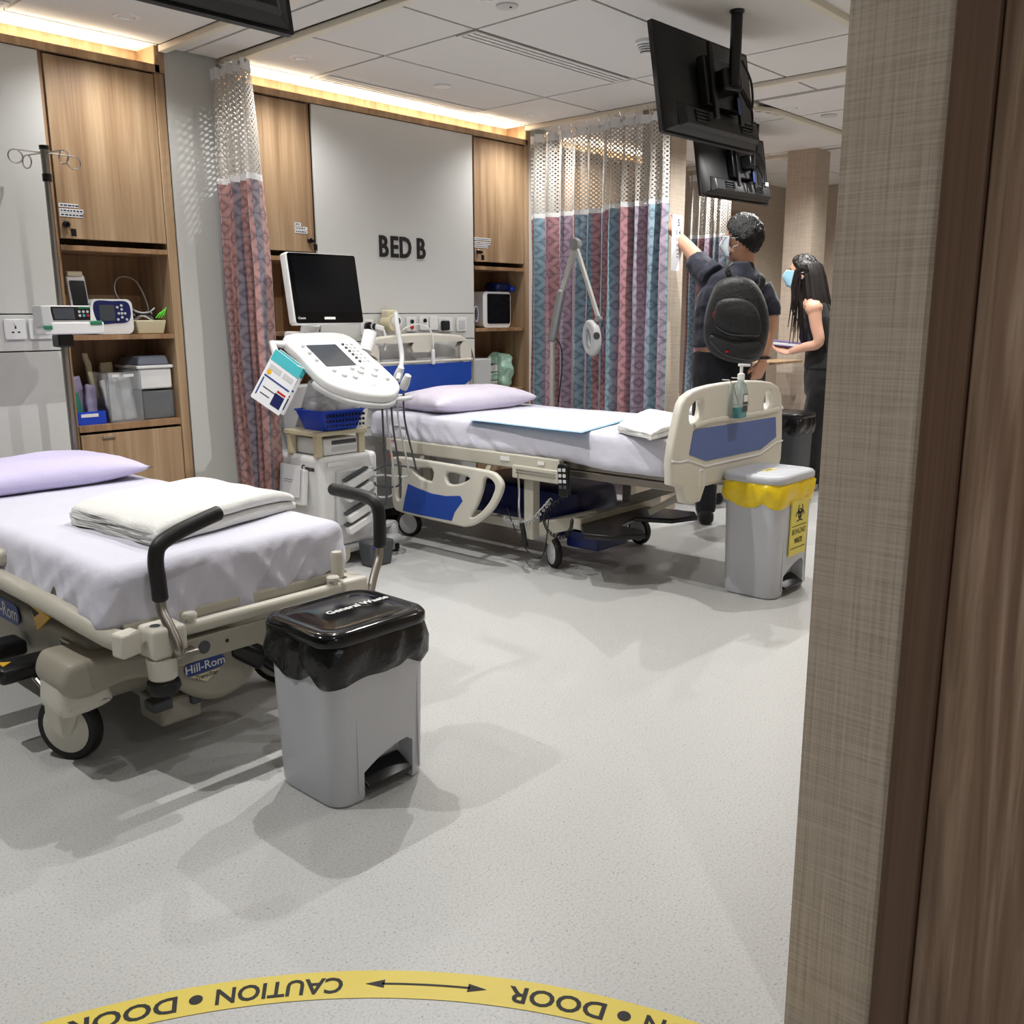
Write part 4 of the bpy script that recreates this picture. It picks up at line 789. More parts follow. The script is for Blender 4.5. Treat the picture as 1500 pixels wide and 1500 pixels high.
# ------------------------------------------------------------------ televisions on ceiling poles
def television(lab, cx, yb, zc, pole, w_=.74, h_=.44, yaw=0., tilt=-.16, group='televisions hanging on poles'):
    T = thing('television', lab, 'television', (pole[0], pole[1], zc), group)
    M = Matrix.Translation((cx, yb, zc)) @ Matrix.Rotation(yaw, 4, 'Z') @ Matrix.Rotation(tilt, 4, 'X')
    # local: x right, y towards bed head (screen), z up
    MB().loft([[Vector((a*w_/2, y, b*h_/2)) for a, b in rrect(-1, -1, 1, 1, .03, 3)] for y in (.012, .03)]).xf(M).build('bezel', 'tv_black', T, smooth=.6)
    MB().box(-w_/2+.012, w_/2-.012, .0302, .0312, -h_/2+.02, h_/2-.012).xf(M).build('screen', 'screen', T)
    bk = MB().hexa([(-w_/2+.01, .012, -h_/2+.008), (w_/2-.01, .012, -h_/2+.008), (w_/2-.01, .012, h_/2-.01), (-w_/2+.01, .012, h_/2-.01)], [(-w_/2+.07, -.03, -h_/2+.03), (w_/2-.07, -.03, -h_/2+.03), (w_/2-.07, -.012, h_/2-.09), (-w_/2+.07, -.012, h_/2-.09)]).xf(M).build('back_shell', 'tv_black', T, bevel=.004)
    MB().hexa([(-w_/2+.06, -.028, -h_/2+.02), (w_/2-.06, -.028, -h_/2+.02), (w_/2-.06, -.02, -h_/2+.12), (-w_/2+.06, -.02, -h_/2+.12)], [(-w_/2+.09, -.058, -h_/2+.03), (w_/2-.09, -.058, -h_/2+.03), (w_/2-.09, -.05, -h_/2+.1), (-w_/2+.09, -.05, -h_/2+.1)]).xf(M).build('speaker_box', 'tv_black', T, bevel=.004)
    for sx in (-.18, .18):
        for k in range(4): MB().box(sx-.05, sx+.05, -.0615, -.056, -h_/2+.04+k*.014, -h_/2+.047+k*.014).xf(M).build('vent_slot', 'black_plastic', bk)
    MB().box(-.14, .14, -.07, -.03, -.1, .1).xf(M).build('wall_plate', 'black_plastic', T, bevel=.006)
    for sx in (-.1, .1): MB().box(sx-.015, sx+.015, -.085, -.07, -.16, .15).xf(M).build('bracket', 'black_plastic', T, bevel=.003)
    for sx, m_ in ((.06, 'yellow_plastic'), (.08, 'badge_blue')): MB().box(sx-.012, sx+.012, -.0875, -.0855, -.03 if m_[0] == 'y' else -.12, .0 if m_[0] == 'y' else -.05).xf(M).build('tag', m_, T)
    MB().box(.26, .3, -.062, -.06, -h_/2+.1, -h_/2+.125).xf(M).build('sticker', 'sticker_white', T)
    hub = M @ Vector((.0, -.12, .0)); pb = (pole[0], pole[1], hub.z-.03)
    MB().cyl(pb, (pole[0], pole[1], ZC+.0), .024, n=20).build('pole', 'black_plastic', T, smooth=True); MB().lathe((pole[0], pole[1], ZC), [(.03, 0), (.03, -.008), (.026, -.012)], 24).build('ceiling_flange', 'black_plastic', T, smooth=True)
    MB().bar((pole[0], pole[1], hub.z), M @ Vector((0, -.06, 0)), .1, .09).build('tilt_head', 'black_plastic', T, bevel=.012)
    p0 = Vector((pole[0]+.02, pole[1]-.02, 2.28)); MB().tube(smoothpoly([p0, p0+Vector((.07, -.01, -.08)), p0+Vector((.075, -.01, -.18)), M @ Vector((.12, -.06, .05)), M @ Vector((.25, -.05, -.05)), M @ Vector((.22, -.06, -.16))], 6, False), .005, 8).build('cable', 'black_rubber', T, smooth=True)
    return T
television('nearer black television hanging from a ceiling pole, seen from behind', 3.70, 2.22, 2.19, (3.675, 2.09), .75, .44, -.02, -.17)
television('farther black television hanging from a pole behind the first one', 5.79, 3.26, 2.215, (5.80, 3.13), .84, .44, -.05, -.17)
television('black television cut by the top edge of the picture', 1.23, 2.28, 2.21, (1.2, 2.12), .75, .44, -.02, -.17)
# ------------------------------------------------------------------ sockets and outlets on the service panels
def plug_plate(lab, x, z, kind, w_=.086):
    T = thing('wall_outlet', lab, 'wall outlet', (x, 4.29, z)); Y = 4.289
    plate('faceplate', [rrect(-w_/2, -.043, w_/2, .043, .006)], .012, frame((x, Y-.0065, z), (1, 0, 0), (0, 0, 1)), 'white_plastic', T, .003)
    if kind == 'socket':
        for dx, dz, a, b in ((0, .008, .003, .006), (-.012, -.012, .005, .003), (.012, -.012, .005, .003)): MB().box(x+dx-a, x+dx+a, Y-.0135, Y-.0128, z+dz-b, z+dz+b).build('pin_hole', 'black_plastic', T)
        MB().box(x-.006, x+.006, Y-.016, Y-.0128, z+.02, z+.034).build('rocker', 'white_plastic', T, bevel=.001)
    if kind == 'switch':
        n = 1 if w_ < .1 else 2
        for k in range(n): MB().box(x-w_*.32+k*w_*.64/n+.001, x-w_*.32+(k+1)*w_*.64/n-.001, Y-.016, Y-.0128, z-.026, z+.026).build('rocker', 'light_grey_plastic', T, bevel=.001)
    if kind == 'gas':
        MB().lathe((x, Y-.013, z+.016), [(.012, 0), (.012, -.008), (.007, -.01)], 18, 'Y').build('valve', 'black_plastic', T, smooth=True)
    return T
plug_plate('white socket on the stretcher panel at the left edge', 1.548, 1.205, 'socket'); plug_plate('white double switch behind the syringe pump', 1.653, 1.205, 'switch', .1)
g1 = plug_plate('white gas outlet with a red disc above the BED B headboard', 3.80, 1.205, 'gas', .075); MB().lathe((3.80, 4.276, 1.188), [(.013, 0), (.013, -.005)], 18, 'Y').build('red_disc', 'red', g1)
plug_plate('white gas outlet without a red disc, next to a blank plate', 3.905, 1.21, 'gas', .07); plug_plate('blank white plate above the BED B headboard', 3.985, 1.21, 'blank', .07)
g2 = plug_plate('white socket holding a black plug', 4.085, 1.2, 'socket', .12); MB().box(4.035, 4.085, 4.235, 4.276, 1.165, 1.225).build('plug', 'black_rubber', g2, bevel=.01, seg=3)
plug_plate('white switch at the right end of the outlet row', 4.225, 1.2, 'switch', .085); plug_plate('white oxygen plate at the left end of the outlet row', 3.46, 1.19, 'blank', .09)
rg = thing('suction_regulator', 'ivory suction regulator with a round dial above the headboard', 'regulator', (3.6, 4.25, 1.22))
MB().lathe((3.60, 4.276, 1.215), [(.05, 0), (.052, -.05), (.046, -.075)], 24, 'Y').build('housing', 'ivory', rg, smooth=True); MB().box(3.56, 3.64, 4.21, 4.276, 1.235, 1.29).build('cap', 'ivory', rg, bevel=.012, seg=3)
MB().lathe((3.615, 4.2, 1.225), [(.036, 0), (.036, -.006), (.03, -.008)], 24, 'Y').build('dial', 'white_plastic', rg, smooth=True); MB().lathe((3.615, 4.19, 1.225), [(.022, 0), (.021, -.002)], 20, 'Y').build('dial_face', 'grey_dark', rg); MB().lathe((3.61, 4.2, 1.165), [(.014, 0), (.014, -.03)], 14, 'Y').build('knob', 'ivory', rg, smooth=True)
ov = thing('oxygen_valve', 'chrome oxygen valve with a white hose fitting beside the ultrasound monitor', 'valve', (3.45, 4.23, 1.19))
MB().lathe((3.46, 4.276, 1.195), [(.026, 0), (.026, -.02), (.014, -.022), (.014, -.05)], 20, 'Y').build('body', 'black_plastic', ov, smooth=True); MB().lathe((3.46, 4.225, 1.195), [(.02, 0), (.018, -.012)], 18, 'Y').build('ring', 'chrome', ov, smooth=True); MB().bar((3.47, 4.22, 1.195), (3.52, 4.21, 1.18), .03, .03).build('fitting', 'white_plastic', ov, bevel=.006); MB().tube([(3.52, 4.21, 1.18), (3.53, 4.2, 1.13), (3.53, 4.215, 1.06)], .009, 10).build('nozzle', 'white_plastic', ov, smooth=True)
nc = thing('nurse_call_pendant', 'white nurse call pendant draped over the BED B headboard', 'call pendant', (3.86, 4.17, 1.0))
MB().tube(smoothpoly([(3.66, 4.25, 1.14), (3.70, 4.22, 1.185), (3.78, 4.2, 1.205), (3.85, 4.18, 1.18), (3.868, 4.165, 1.12), (3.868, 4.168, 1.05)], 6, False), .004, 8).build('cord', 'white_plastic', nc, smooth=True); MB().box(3.858, 3.878, 4.158, 4.176, .965, 1.055).build('handset', 'white_plastic', nc, bevel=.005)
# ------------------------------------------------------------------ drip stand with syringe pump
IVX, IVY = 1.672, 4.10
iv = thing('drip_stand', 'steel drip stand with four hooks beside the oak cabinet', 'drip stand', (IVX, IVY, 0))
MB().cyl((IVX, IVY, .1), (IVX, IVY, 1.83), .0125, n=16).build('pole', 'brushed_steel', iv, smooth=True); MB().cyl((IVX, IVY, .1), (IVX, IVY, 1.15), .016, n=16).build('lower_pole', 'brushed_steel', iv, smooth=True)
MB().cyl((IVX, IVY, 1.80), (IVX, IVY, 1.83), .018, n=16).build('collar', 'black_plastic', iv, smooth=True); MB().cyl((IVX, IVY, 1.83), (IVX, IVY, 1.925), .015, .016, n=14).build('head', 'brushed_steel', iv, smooth=True); MB().cyl((IVX, IVY, 1.925), (IVX, IVY, 1.94), .019, n=14).build('cap', 'black_plastic', iv, smooth=True)
for k, (dx, dy) in enumerate(((1, 0), (-1, 0), (.25, -.97), (-.25, .97))):
    d = Vector((dx, dy, 0)); b0 = Vector((IVX, IVY, 1.912)); e = b0+d*.115; pts = [b0, e]+[e+d*.028*math.sin(t)+Vector((0, 0, -.026+.026*math.cos(t))) for t in [PI*1.85*j/14 for j in range(1, 15)]]
    MB().tube(pts, .003, 8).build('hook', 'steel', iv, smooth=True)
for k in range(5):
    a = 2*PI*k/5+.3; f_ = MB().bar((IVX, IVY, .085), (IVX+.13*math.cos(a), IVY+.13*math.sin(a), .055), .03, .022).build('base_leg', 'grey_dark', iv, bevel=.004); cc = Vector((IVX+.13*math.cos(a), IVY+.13*math.sin(a), .026)); MB().lathe(cc, [(.026, -.009), (.026, .009)], 18, 'X').build('castor', 'black_rubber', f_)
sp = thing('syringe_pump', 'white syringe pump with dark display and green trim clamped on the drip stand', 'infusion pump', (1.68, 4.05, 1.2))
MB().box(1.555, 1.80, 3.985, 4.075, 1.185, 1.235).build('base', 'white_plastic', sp, bevel=.006)
MB().box(1.545, 1.585, 3.98, 4.075, 1.215, 1.302).build('end_block', 'light_grey_plastic', sp, bevel=.006)
MB().hexa([(1.586, 3.992, 1.236), (1.775, 3.992, 1.236), (1.775, 4.075, 1.236), (1.586, 4.075, 1.236)], [(1.58, 4.0, 1.302), (1.755, 4.0, 1.302), (1.755, 4.075, 1.302), (1.58, 4.075, 1.302)]).build('housing', 'white_plastic', sp, bevel=.004)
pn = MB().hexa([(1.594, 3.9905, 1.242), (1.745, 3.9905, 1.242), (1.745, 3.993, 1.242), (1.594, 3.993, 1.242)], [(1.588, 3.997, 1.297), (1.752, 3.997, 1.297), (1.752, 3.9985, 1.297), (1.588, 3.9985, 1.297)]).build('panel', 'black_plastic', sp)
MB().hexa([(1.60, 3.9895, 1.246), (1.682, 3.9895, 1.246), (1.682, 3.991, 1.246), (1.60, 3.991, 1.246)], [(1.596, 3.9955, 1.291), (1.682, 3.9955, 1.291), (1.682, 3.997, 1.291), (1.596, 3.997, 1.291)]).build('display', 'screen_grey', pn)
for i in range(3):
    for j in range(2): MB().lathe((1.703+i*.017, 3.993-.001+.003*(1-j), 1.277-j*.016), [(.0055, 0), (.0055, -.002)], 12, 'Y').build('button', ('teal' if i == 1 else 'red') if (j and i) else 'light_grey_plastic', pn)
MB().box(1.70, 1.75, 3.994, 3.998, 1.29, 1.2975).build('trim', 'green', sp); MB().box(1.74, 1.79, 3.979, 3.987, 1.222, 1.24).build('plunger_clip', 'green', sp, bevel=.004); MB().box(1.548, 1.582, 3.974, 3.982, 1.205, 1.222).build('clip', 'green', sp, bevel=.003)
MB().box(1.635, 1.70, 4.06, 4.135, 1.13, 1.184).build('clamp', 'black_plastic', sp, bevel=.008)
# ------------------------------------------------------------------ things on the shelves of the cabinet by the stretcher
zs1, zs2 = 1.1745, .7655
hd = thing('handheld_scanner', 'white handheld device with dark screen standing upright on the shelf', 'handheld device', (1.87, 4.42, zs1))
MB().box(1.83, 1.91, 4.39, 4.47, zs1, zs1+.12).build('stand', 'light_grey_plastic', hd, bevel=.008); plate('body', [rrect(-.042, -.075, .042, .085, .012)], .03, frame((1.875, 4.40, zs1+.185), (1, 0, 0), (0, .2, 1)), 'white_plastic', hd, .006); plate('display', [rrect(-.034, -.06, .034, .06, .005)], .003, frame((1.875, 4.381, zs1+.185), (1, 0, 0), (0, .2, 1)), 'screen', hd, .0005); MB().box(1.835, 1.905, 4.39, 4.45, zs1+.262, zs1+.285).build('clip', 'ivory', hd, bevel=.005)
pm = thing('vital_signs_monitor', 'small white monitor with navy face and round buttons on the shelf', 'patient monitor', (2.0, 4.37, zs1))
MB().loft([[Vector((2.005+a, y, zs1+.082+b)) for a, b in rrect(-.098, -.08, .098, .08, .03, 5)] for y in (4.345, 4.352, 4.45)]).build('case', 'white_plastic', pm, smooth=.7)
pf = plate('face', [smoothpoly([(-.082, .062), (0, .068), (.078, .06), (.078, -.02), (0, -.034), (-.072, -.028)], 5)], .004, frame((2.005, 4.3435, zs1+.085), (1, 0, 0), (0, 0, 1)), 'navy_plastic', pm, .001); plate('display', [rrect(-.06, -.022, .012, .05, .003)], .002, frame((2.003, 4.341, zs1+.085), (1, 0, 0), (0, 0, 1)), 'screen_grey', pf, .0003)
for dx, dz in ((.045, .03), (.03, .012), (.045, .012), (.06, .012), (.045, -.006), (.025, -.016), (.066, -.016), (.045, .048), (.025, .04)): MB().lathe((2.003+dx, 4.341, zs1+.085+dz), [(.006, 0), (.006, -.003)], 12, 'Y').build('button', 'light_grey_plastic', pf)
MB().box(1.925, 1.945, 4.335, 4.345, zs1+.012, zs1+.024).build('port', 'navy_plastic', pm, bevel=.003)
bk = thing('cable_tray', 'clear plastic tray heaped with cables and lime green ties', 'tray', (2.19, 4.38, zs1))
MB().hexa([(2.125, 4.35, zs1), (2.255, 4.35, zs1), (2.255, 4.5, zs1), (2.125, 4.5, zs1)], [(2.115, 4.34, zs1+.065), (2.268, 4.34, zs1+.065), (2.268, 4.51, zs1+.065), (2.115, 4.51, zs1+.065)]).build('tray', 'ivory', bk, bevel=.006)
random.seed(4)
for k in range(5):
    c_ = Vector((2.19, 4.42, zs1+.075+k*.009)); MB().tube([c_+Vector(((.045+.01*math.sin(k*2))*math.cos(t+k), .05*math.sin(t+k), .012*math.sin(2*t+k))) for t in [2*PI*j/20 for j in range(20)]], .004, 6, closed=True).build('cable', 'black_rubber' if k % 2 else 'light_grey_plastic', bk, smooth=True)
MB().tube(smoothpoly([(2.13, 4.42, zs1+.08), (2.10, 4.5, zs1+.2), (2.15, 4.55, zs1+.27), (2.23, 4.54, zs1+.25), (2.25, 4.48, zs1+.12), (2.18, 4.42, zs1+.1)], 6, False), .003, 6).build('cable', 'light_grey_plastic', bk, smooth=True)
for k in range(3): c_ = Vector((2.225+.012*k, 4.36, zs1+.075)); MB().tube([c_, c_+Vector((.012, -.008, .02)), c_+Vector((.028, -.006, .03+.01*k)), c_+Vector((.02, .0, .012))], .003, 6).build('cable_tie', 'lime', bk, smooth=True)
bt = thing('blue_supply_tray', 'open blue tray holding wrapped green and lilac packs on the lower shelf', 'tray', (1.86, 4.42, zs2))
tr0 = [(1.79, 4.34), (1.925, 4.34), (1.925, 4.58), (1.79, 4.58)]
for (a, b), (c_, d) in zip(tr0, tr0[1:]+tr0[:1]): MB().bar((a, b, zs2+.03), (c_, d, zs2+.03), .006, .06).build('tray_wall', 'navy_plastic' if b == d == 4.58 else 'blue_plastic', bt)
MB().box(1.79, 1.925, 4.34, 4.58, zs2+.0005, zs2+.008).build('tray_floor', 'blue_plastic', bt); MB().box(1.81, 1.89, 4.334, 4.3365, zs2+.035, zs2+.05).build('label', 'sticker_white', bt)
def packs(spec, lab, cat, grp):
    for i, (x, y, z, w_, h, rx, ry, m_) in enumerate(spec):
        mb = softbox(-w_/2, w_/2, -.012, .012, 0, h, .008, 8, 4, 12, lambda p, n: p+n*.006*nz3(p, 30, i)); M = Matrix.Translation((x, y, z)) @ Matrix.Rotation(rx, 4, 'X') @ Matrix.Rotation(ry, 4, 'Y'); tag(mb.xf(M).build('wrapped_pack', m_, None, smooth=True), lab[i] if isinstance(lab, list) else lab, cat, grp)
packs([(1.825, 4.40, zs2+.01, .055, .14, -.1, -.12, 'pack_green'), (1.862, 4.45, zs2+.01, .06, .21, -.12, -.06, 'pack_lilac'), (1.893, 4.41, zs2+.01, .05, .17, -.1, .05, 'pack_lilac'), (1.85, 4.53, zs2+.01, .09, .27, -.12, -.05, 'pack_white')], ['green wrapped pack in the blue tray', 'taller lilac wrapped pack in the blue tray', 'shorter lilac wrapped pack in the blue tray', 'tall whitish wrapped pack at the back of the blue tray'], 'wrapped pack', 'packs in the blue tray')
cb = thing('clear_supply_box', 'tall clear plastic box filled with white dressing packs', 'storage box', (2.02, 4.42, zs2)); x0, x1, y0, y1 = 1.945, 2.105, 4.325, 4.56
for nm, a in (('box_wall', (x0, x1, y0, y0+.003)), ('box_wall', (x0, x1, y1-.003, y1)), ('box_wall', (x0, x0+.003, y0, y1)), ('box_wall', (x1-.003, x1, y0, y1))): MB().box(*a, zs2, zs2+.235).build(nm, 'clear_plastic', cb)
MB().box(x0, x1, y0, y1, zs2, zs2+.004).build('box_floor', 'clear_plastic', cb); MB().box(x0+.02, x0+.055, y0-.0012, y0-.0002, zs2+.212, zs2+.225).build('label', 'sticker_white', cb); MB().box(x0+.075, x0+.125, y0-.0012, y0-.0002, zs2+.212, zs2+.225).build('label', 'sticker_white', cb)
packs([(1.985, 4.36, zs2+.006, .06, .2, -.05, -.16, 'pack_white'), (2.02, 4.38, zs2+.006, .06, .2, -.05, -.12, 'pack_white'), (2.055, 4.365, zs2+.006, .06, .21, -.05, -.08, 'pack_white'), (2.03, 4.44, zs2+.006, .1, .22, -.05, -.05, 'pack_white'), (1.97, 4.48, zs2+.006, .03, .32, -.08, -.14, 'ivory'), (2.02, 4.5, zs2+.006, .06, .27, -.05, .02, 'ivory')], ['leftmost white pack in the clear box', 'middle white pack in the clear box', 'rightmost white pack in the clear box', 'wide white pack behind the others in the clear box', 'tall narrow cream strip sticking out of the clear box', 'broad cream pack at the back of the clear box'], 'wrapped pack', 'packs in the clear box')
db = thing('wrapped_box', 'dark grey box in shiny clear wrap on the lower shelf', 'storage box', (2.19, 4.42, zs2)); MB().box(2.118, 2.272, 4.345, 4.56, zs2, zs2+.135).build('box', 'grey_dark', db, bevel=.004)
softbox(2.112, 2.277, 4.338, 4.563, zs2+.0005, zs2+.14, .01, 14, 10, 12, lambda p, n: p+n*.004*nz3(p, 28, 3)).build('wrap', 'clear_plastic', db, smooth=True)
wb = thing('lidded_white_box', 'white plastic box with a smoky lid on top of the wrapped box', 'storage box', (2.18, 4.42, zs2+.142)); MB().box(2.10, 2.268, 4.335, 4.55, zs2+.1465, zs2+.245).build('box', 'white_plastic', wb, bevel=.008); MB().box(2.09, 2.276, 4.325, 4.56, zs2+.245, zs2+.26).build('rim', 'white_plastic', wb, bevel=.004); MB().hexa([(2.10, 4.335, zs2+.26), (2.266, 4.335, zs2+.26), (2.266, 4.55, zs2+.26), (2.10, 4.55, zs2+.26)], [(2.115, 4.35, zs2+.305), (2.255, 4.35, zs2+.305), (2.255, 4.54, zs2+.305), (2.115, 4.54, zs2+.305)]).build('lid', 'smoke_plastic', wb, bevel=.01)
# right-hand cabinet
m2 = thing('bedside_monitor', 'small white monitor with black screen on the shelf right of the BED B panel', 'patient monitor', (4.64, 4.4, zs1))
MB().loft([[Vector((4.635+a, y, zs1+.118+b)) for a, b in rrect(-.135, -.117, .135, .117, .03, 5)] for y in (4.355, 4.362, 4.5)]).build('case', 'white_plastic', m2, smooth=.7); plate('display', [rrect(-.105, -.095, .118, .1, .012)], .004, frame((4.645, 4.353, zs1+.122), (1, 0, 0), (0, 0, 1)), 'screen', m2, .001)
for k in range(3): MB().tube([Vector((4.44+.02*math.cos(t), 4.36+.02*k, zs1+.09+(.05+.012*k)*math.sin(t))) for t in [2*PI*j/18 for j in range(18)]], .004, 6, closed=True).build('cable', ('light_grey_plastic', 'badge_blue', 'white_plastic')[k], m2, smooth=True)
cf = thing('blood_pressure_cuff', 'navy cuff with a bright blue end heaped on top of the small monitor', 'blood pressure cuff', (4.76, 4.42, zs1+.236)); softbox(4.66, 4.82, 4.38, 4.5, zs1+.2365, zs1+.30, .03, 10, 8, 6, lambda p, n: p+n*.012*nz3(p, 16, 5)).build('cuff', 'navy_plastic', cf, smooth=True); softbox(4.79, 4.84, 4.365, 4.4, zs1+.24, zs1+.275, .015, 6, 5, 5).build('cuff_end', 'blue_plastic', cf, smooth=True)
gx = thing('glove_box_stack', 'grey translucent drawer box holding folded plastic packs', 'storage box', (4.48, 4.42, zs2)); MB().box(4.385, 4.55, 4.33, 4.55, zs2, zs2+.21).build('box', 'light_grey_plastic', gx, bevel=.01)
packs([(4.60, 4.37, zs2+.003+.055*k, .09, .05, 0, 0, 'green_bag' if k % 2 else 'pack_white') for k in range(4)], ['bottom flat pack between the grey drawer box and the green bag', 'second flat pack from the bottom beside the grey drawer box', 'third flat pack from the bottom beside the grey drawer box', 'topmost flat pack beside the grey drawer box'], 'wrapped pack', 'flat packs by the drawer box')
tag(softbox(4.665, 4.80, 4.34, 4.5, zs2+.001, zs2+.23, .04, 16, 12, 16, lambda p, n: p+n*(.022*nz3(p, 13, 6)+.008*nz3(p, 34, 2))).build('plastic_bag', 'green_bag', None, smooth=True), 'crumpled pale green plastic bag on the right cabinet shelf', 'plastic bag')
bo = thing('lotion_bottle', 'small white bottle on the shelf behind the ultrasound monitor', 'bottle', (2.86, 4.35, zs1)); MB().lathe((2.855, 4.36, zs1), [(.026, 0), (.028, .01), (.028, .07), (.016, .085), (.012, .09)], 20).build('body', 'white_plastic', bo, smooth=True); MB().lathe((2.855, 4.36, zs1+.09), [(.013, 0), (.012, .025)], 16).build('cap', 'white_plastic', bo, smooth=True)
# ------------------------------------------------------------------ examination lamp
lp = thing('examination_lamp', 'grey jointed examination lamp standing between bed B and the curtain', 'lamp', (4.6, 3.84, 0)); LX = 4.6
MB().box(4.588, 4.612, 3.828, 3.852, .06, 1.1).build('pole', 'light_grey_arm', lp, bevel=.004)
for k in range(5):
    a = 2*PI*k/5; l_ = MB().bar((4.6, 3.84, .06), (4.6+.17*math.cos(a), 3.84+.17*math.sin(a), .05), .035, .02).build('base_leg', 'arm_grey', lp, bevel=.004); MB().lathe((4.6+.17*math.cos(a), 3.84+.17*math.sin(a), .021), [(.021, -.012), (.021, .012)], 16, 'X').build('castor', 'black_rubber', l_)
P = lambda x, y, X=LX: AX(x, y, X)
e0, e1, e2, e3 = P(808, 497), P(822, 432), P(843, 358), P(877, 467)
MB().bar(e1, e2, .03, .024, (1, 0, 0)).build('lower_arm', 'light_grey_arm', lp, bevel=.006); MB().bar(e0+Vector((0, 0, -.015)), e1+(e1-e0)*.12, .05, .05, (1, 0, 0)).build('spring_cover', 'arm_grey', lp, bevel=.018, seg=3)
MB().bar(e2, e3, .026, .022, (1, 0, 0)).build('upper_arm', 'light_grey_arm', lp, bevel=.006); MB().lathe(e2, [(.034, -.02), (.036, -.012), (.036, .012), (.034, .02)], 24, 'X').build('elbow', 'arm_grey', lp, smooth=True); MB().lathe(e3, [(.018, -.016), (.018, .016)], 18, 'X').build('wrist', 'arm_grey', lp, smooth=True)
hc = P(867, 495)
hl = plate('lamp_head', [[(.085*math.cos(t)*.85, .11*math.sin(t)) for t in [2*PI*k/36 for k in range(36)]], [(-.02+.034*math.cos(t)*.8, .062*math.sin(t)-.005) for t in [2*PI*k/24 for k in range(24)]]], .05, frame(hc, (-.25, -1, 0), (-.1, 0, 1)), 'light_grey_plastic', lp, .016, 3)
MB().lathe(P(874, 492, LX-.045), [(.022, .004), (.022, -.004)], 20, 'X').build('dial', 'grey_dark', hl)
MB().tube(smoothpoly([P(815, 496), P(822, 510), P(823, 540), P(818, 590)], 5, False), .004, 8).build('cable', 'black_rubber', lp, smooth=True)
# ------------------------------------------------------------------ ultrasound machine
us = thing('ultrasound_machine', 'white ultrasound machine on a wheeled cart with a large dark monitor', 'ultrasound machine', (2.9, 3.9, 0))
MB().hexa([(2.69, 3.74, .10), (3.06, 3.74, .10), (3.06, 4.17, .10), (2.69, 4.17, .10)], [(2.665, 3.70, .575), (3.03, 3.70, .575), (3.03, 4.17, .575), (2.665, 4.17, .575)]).build('body', 'white_plastic', us, bevel=.025, seg=4)
MB().box(2.67, 2.74, 4.08, 4.2, .1, .88).build('rear_post', 'light_grey_plastic', us, bevel=.01); MB().box(2.74, 3.0, 4.1, 4.2, .575, .9).build('rear_panel', 'white_plastic', us, bevel=.01)
MB().box(2.66, 3.2, 3.72, 4.2, .06, .1).build('base_plate', 'light_grey_plastic', us, bevel=.015)
for cx, cy in ((3.185, 3.79), (2.72, 3.76), (2.72, 4.13), (3.12, 4.13)):
    h_ = MB().lathe((cx, cy, 0), [(.037, .012), (.036, .12), (.034, .15), (.02, .165)], 24).build('caster_cover', 'light_grey_plastic', us, smooth=True); MB().lathe((cx-.0, cy-.018, .026), [(.026, -.012), (.026, .012)], 18, 'X').build('caster_wheel', 'black_rubber', h_)
MB().bar((3.05, 3.78, .15), (3.185, 3.79, .155), .05, .03).build('caster_arm', 'light_grey_plastic', us, bevel=.008)
# front recess with angled cartridges
MB().box(2.76, 3.0, 3.694, 3.72, .22, .5).build('front_panel', 'light_grey_plastic', us, bevel=.008); MB().box(2.71, 2.82, 3.692, 3.70, .528, .548).build('drive_slot', 'sticker_white', us)
for k, z_ in enumerate((.45, .385, .28, .22)):
    pr = MB().bar((2.80, 3.675, z_-.03), (2.95, 3.665, z_+.03), .05, .04).build('probe_port', 'white_plastic', us, bevel=.008); MB().bar((2.79, 3.685, z_-.0), (2.93, 3.67, z_+.055), .03, .008).build('slot', 'grey_dark', pr)
doc = plate('document_holder', [rrect(-.1, -.09, .1, .09, .01)], .03, frame((2.645, 3.90, .42), (0, -1, 0), (0.1, 0, 1)), 'white_plastic', us, .004); plate('document', [rrect(-.085, -.06, .085, .1, .003)], .003, frame((2.622, 3.90, .43), (0, -1, 0), (0.1, 0, 1)), 'paper', doc, .0005)
for k in range(5): plate('print_line', [rrect(-.05, -.001, .03-.01*(k % 3), .001, .0005)], .001, frame((2.6215, 3.90, .455-k*.012), (0, -1, 0), (0.1, 0, 1)), 'grey_dark', doc, .0001)
text('lettering', 'Canon', .04, frame((2.665, 3.80, .515), (0, -1, 0), (0.05, 0, 1)), 'black_print', us, .001, bold=.0005)
# ivory stand, printer and basket on the body
sh = MB().box(2.655, 2.97, 3.70, 3.98, .678, .70).build('ivory_stand', 'ivory', us, bevel=.004)
for a, b in ((2.68, 3.73), (2.945, 3.73), (2.68, 3.95), (2.945, 3.95)): MB().box(a-.018, a+.018, b-.012, b+.012, .576, .678).build('stand_leg', 'ivory', sh)
pt_ = MB().box(2.71, 2.92, 3.725, 3.97, .578, .66).build('printer', 'white_plastic', us, bevel=.006); MB().box(2.76, 2.91, 3.7225, 3.7255, .63, .65).build('printer_slot', 'grey_dark', pt_); MB().box(2.76, 2.91, 3.7225, 3.7255, .595, .617).build('printer_drawer', 'light_grey_plastic', pt_)
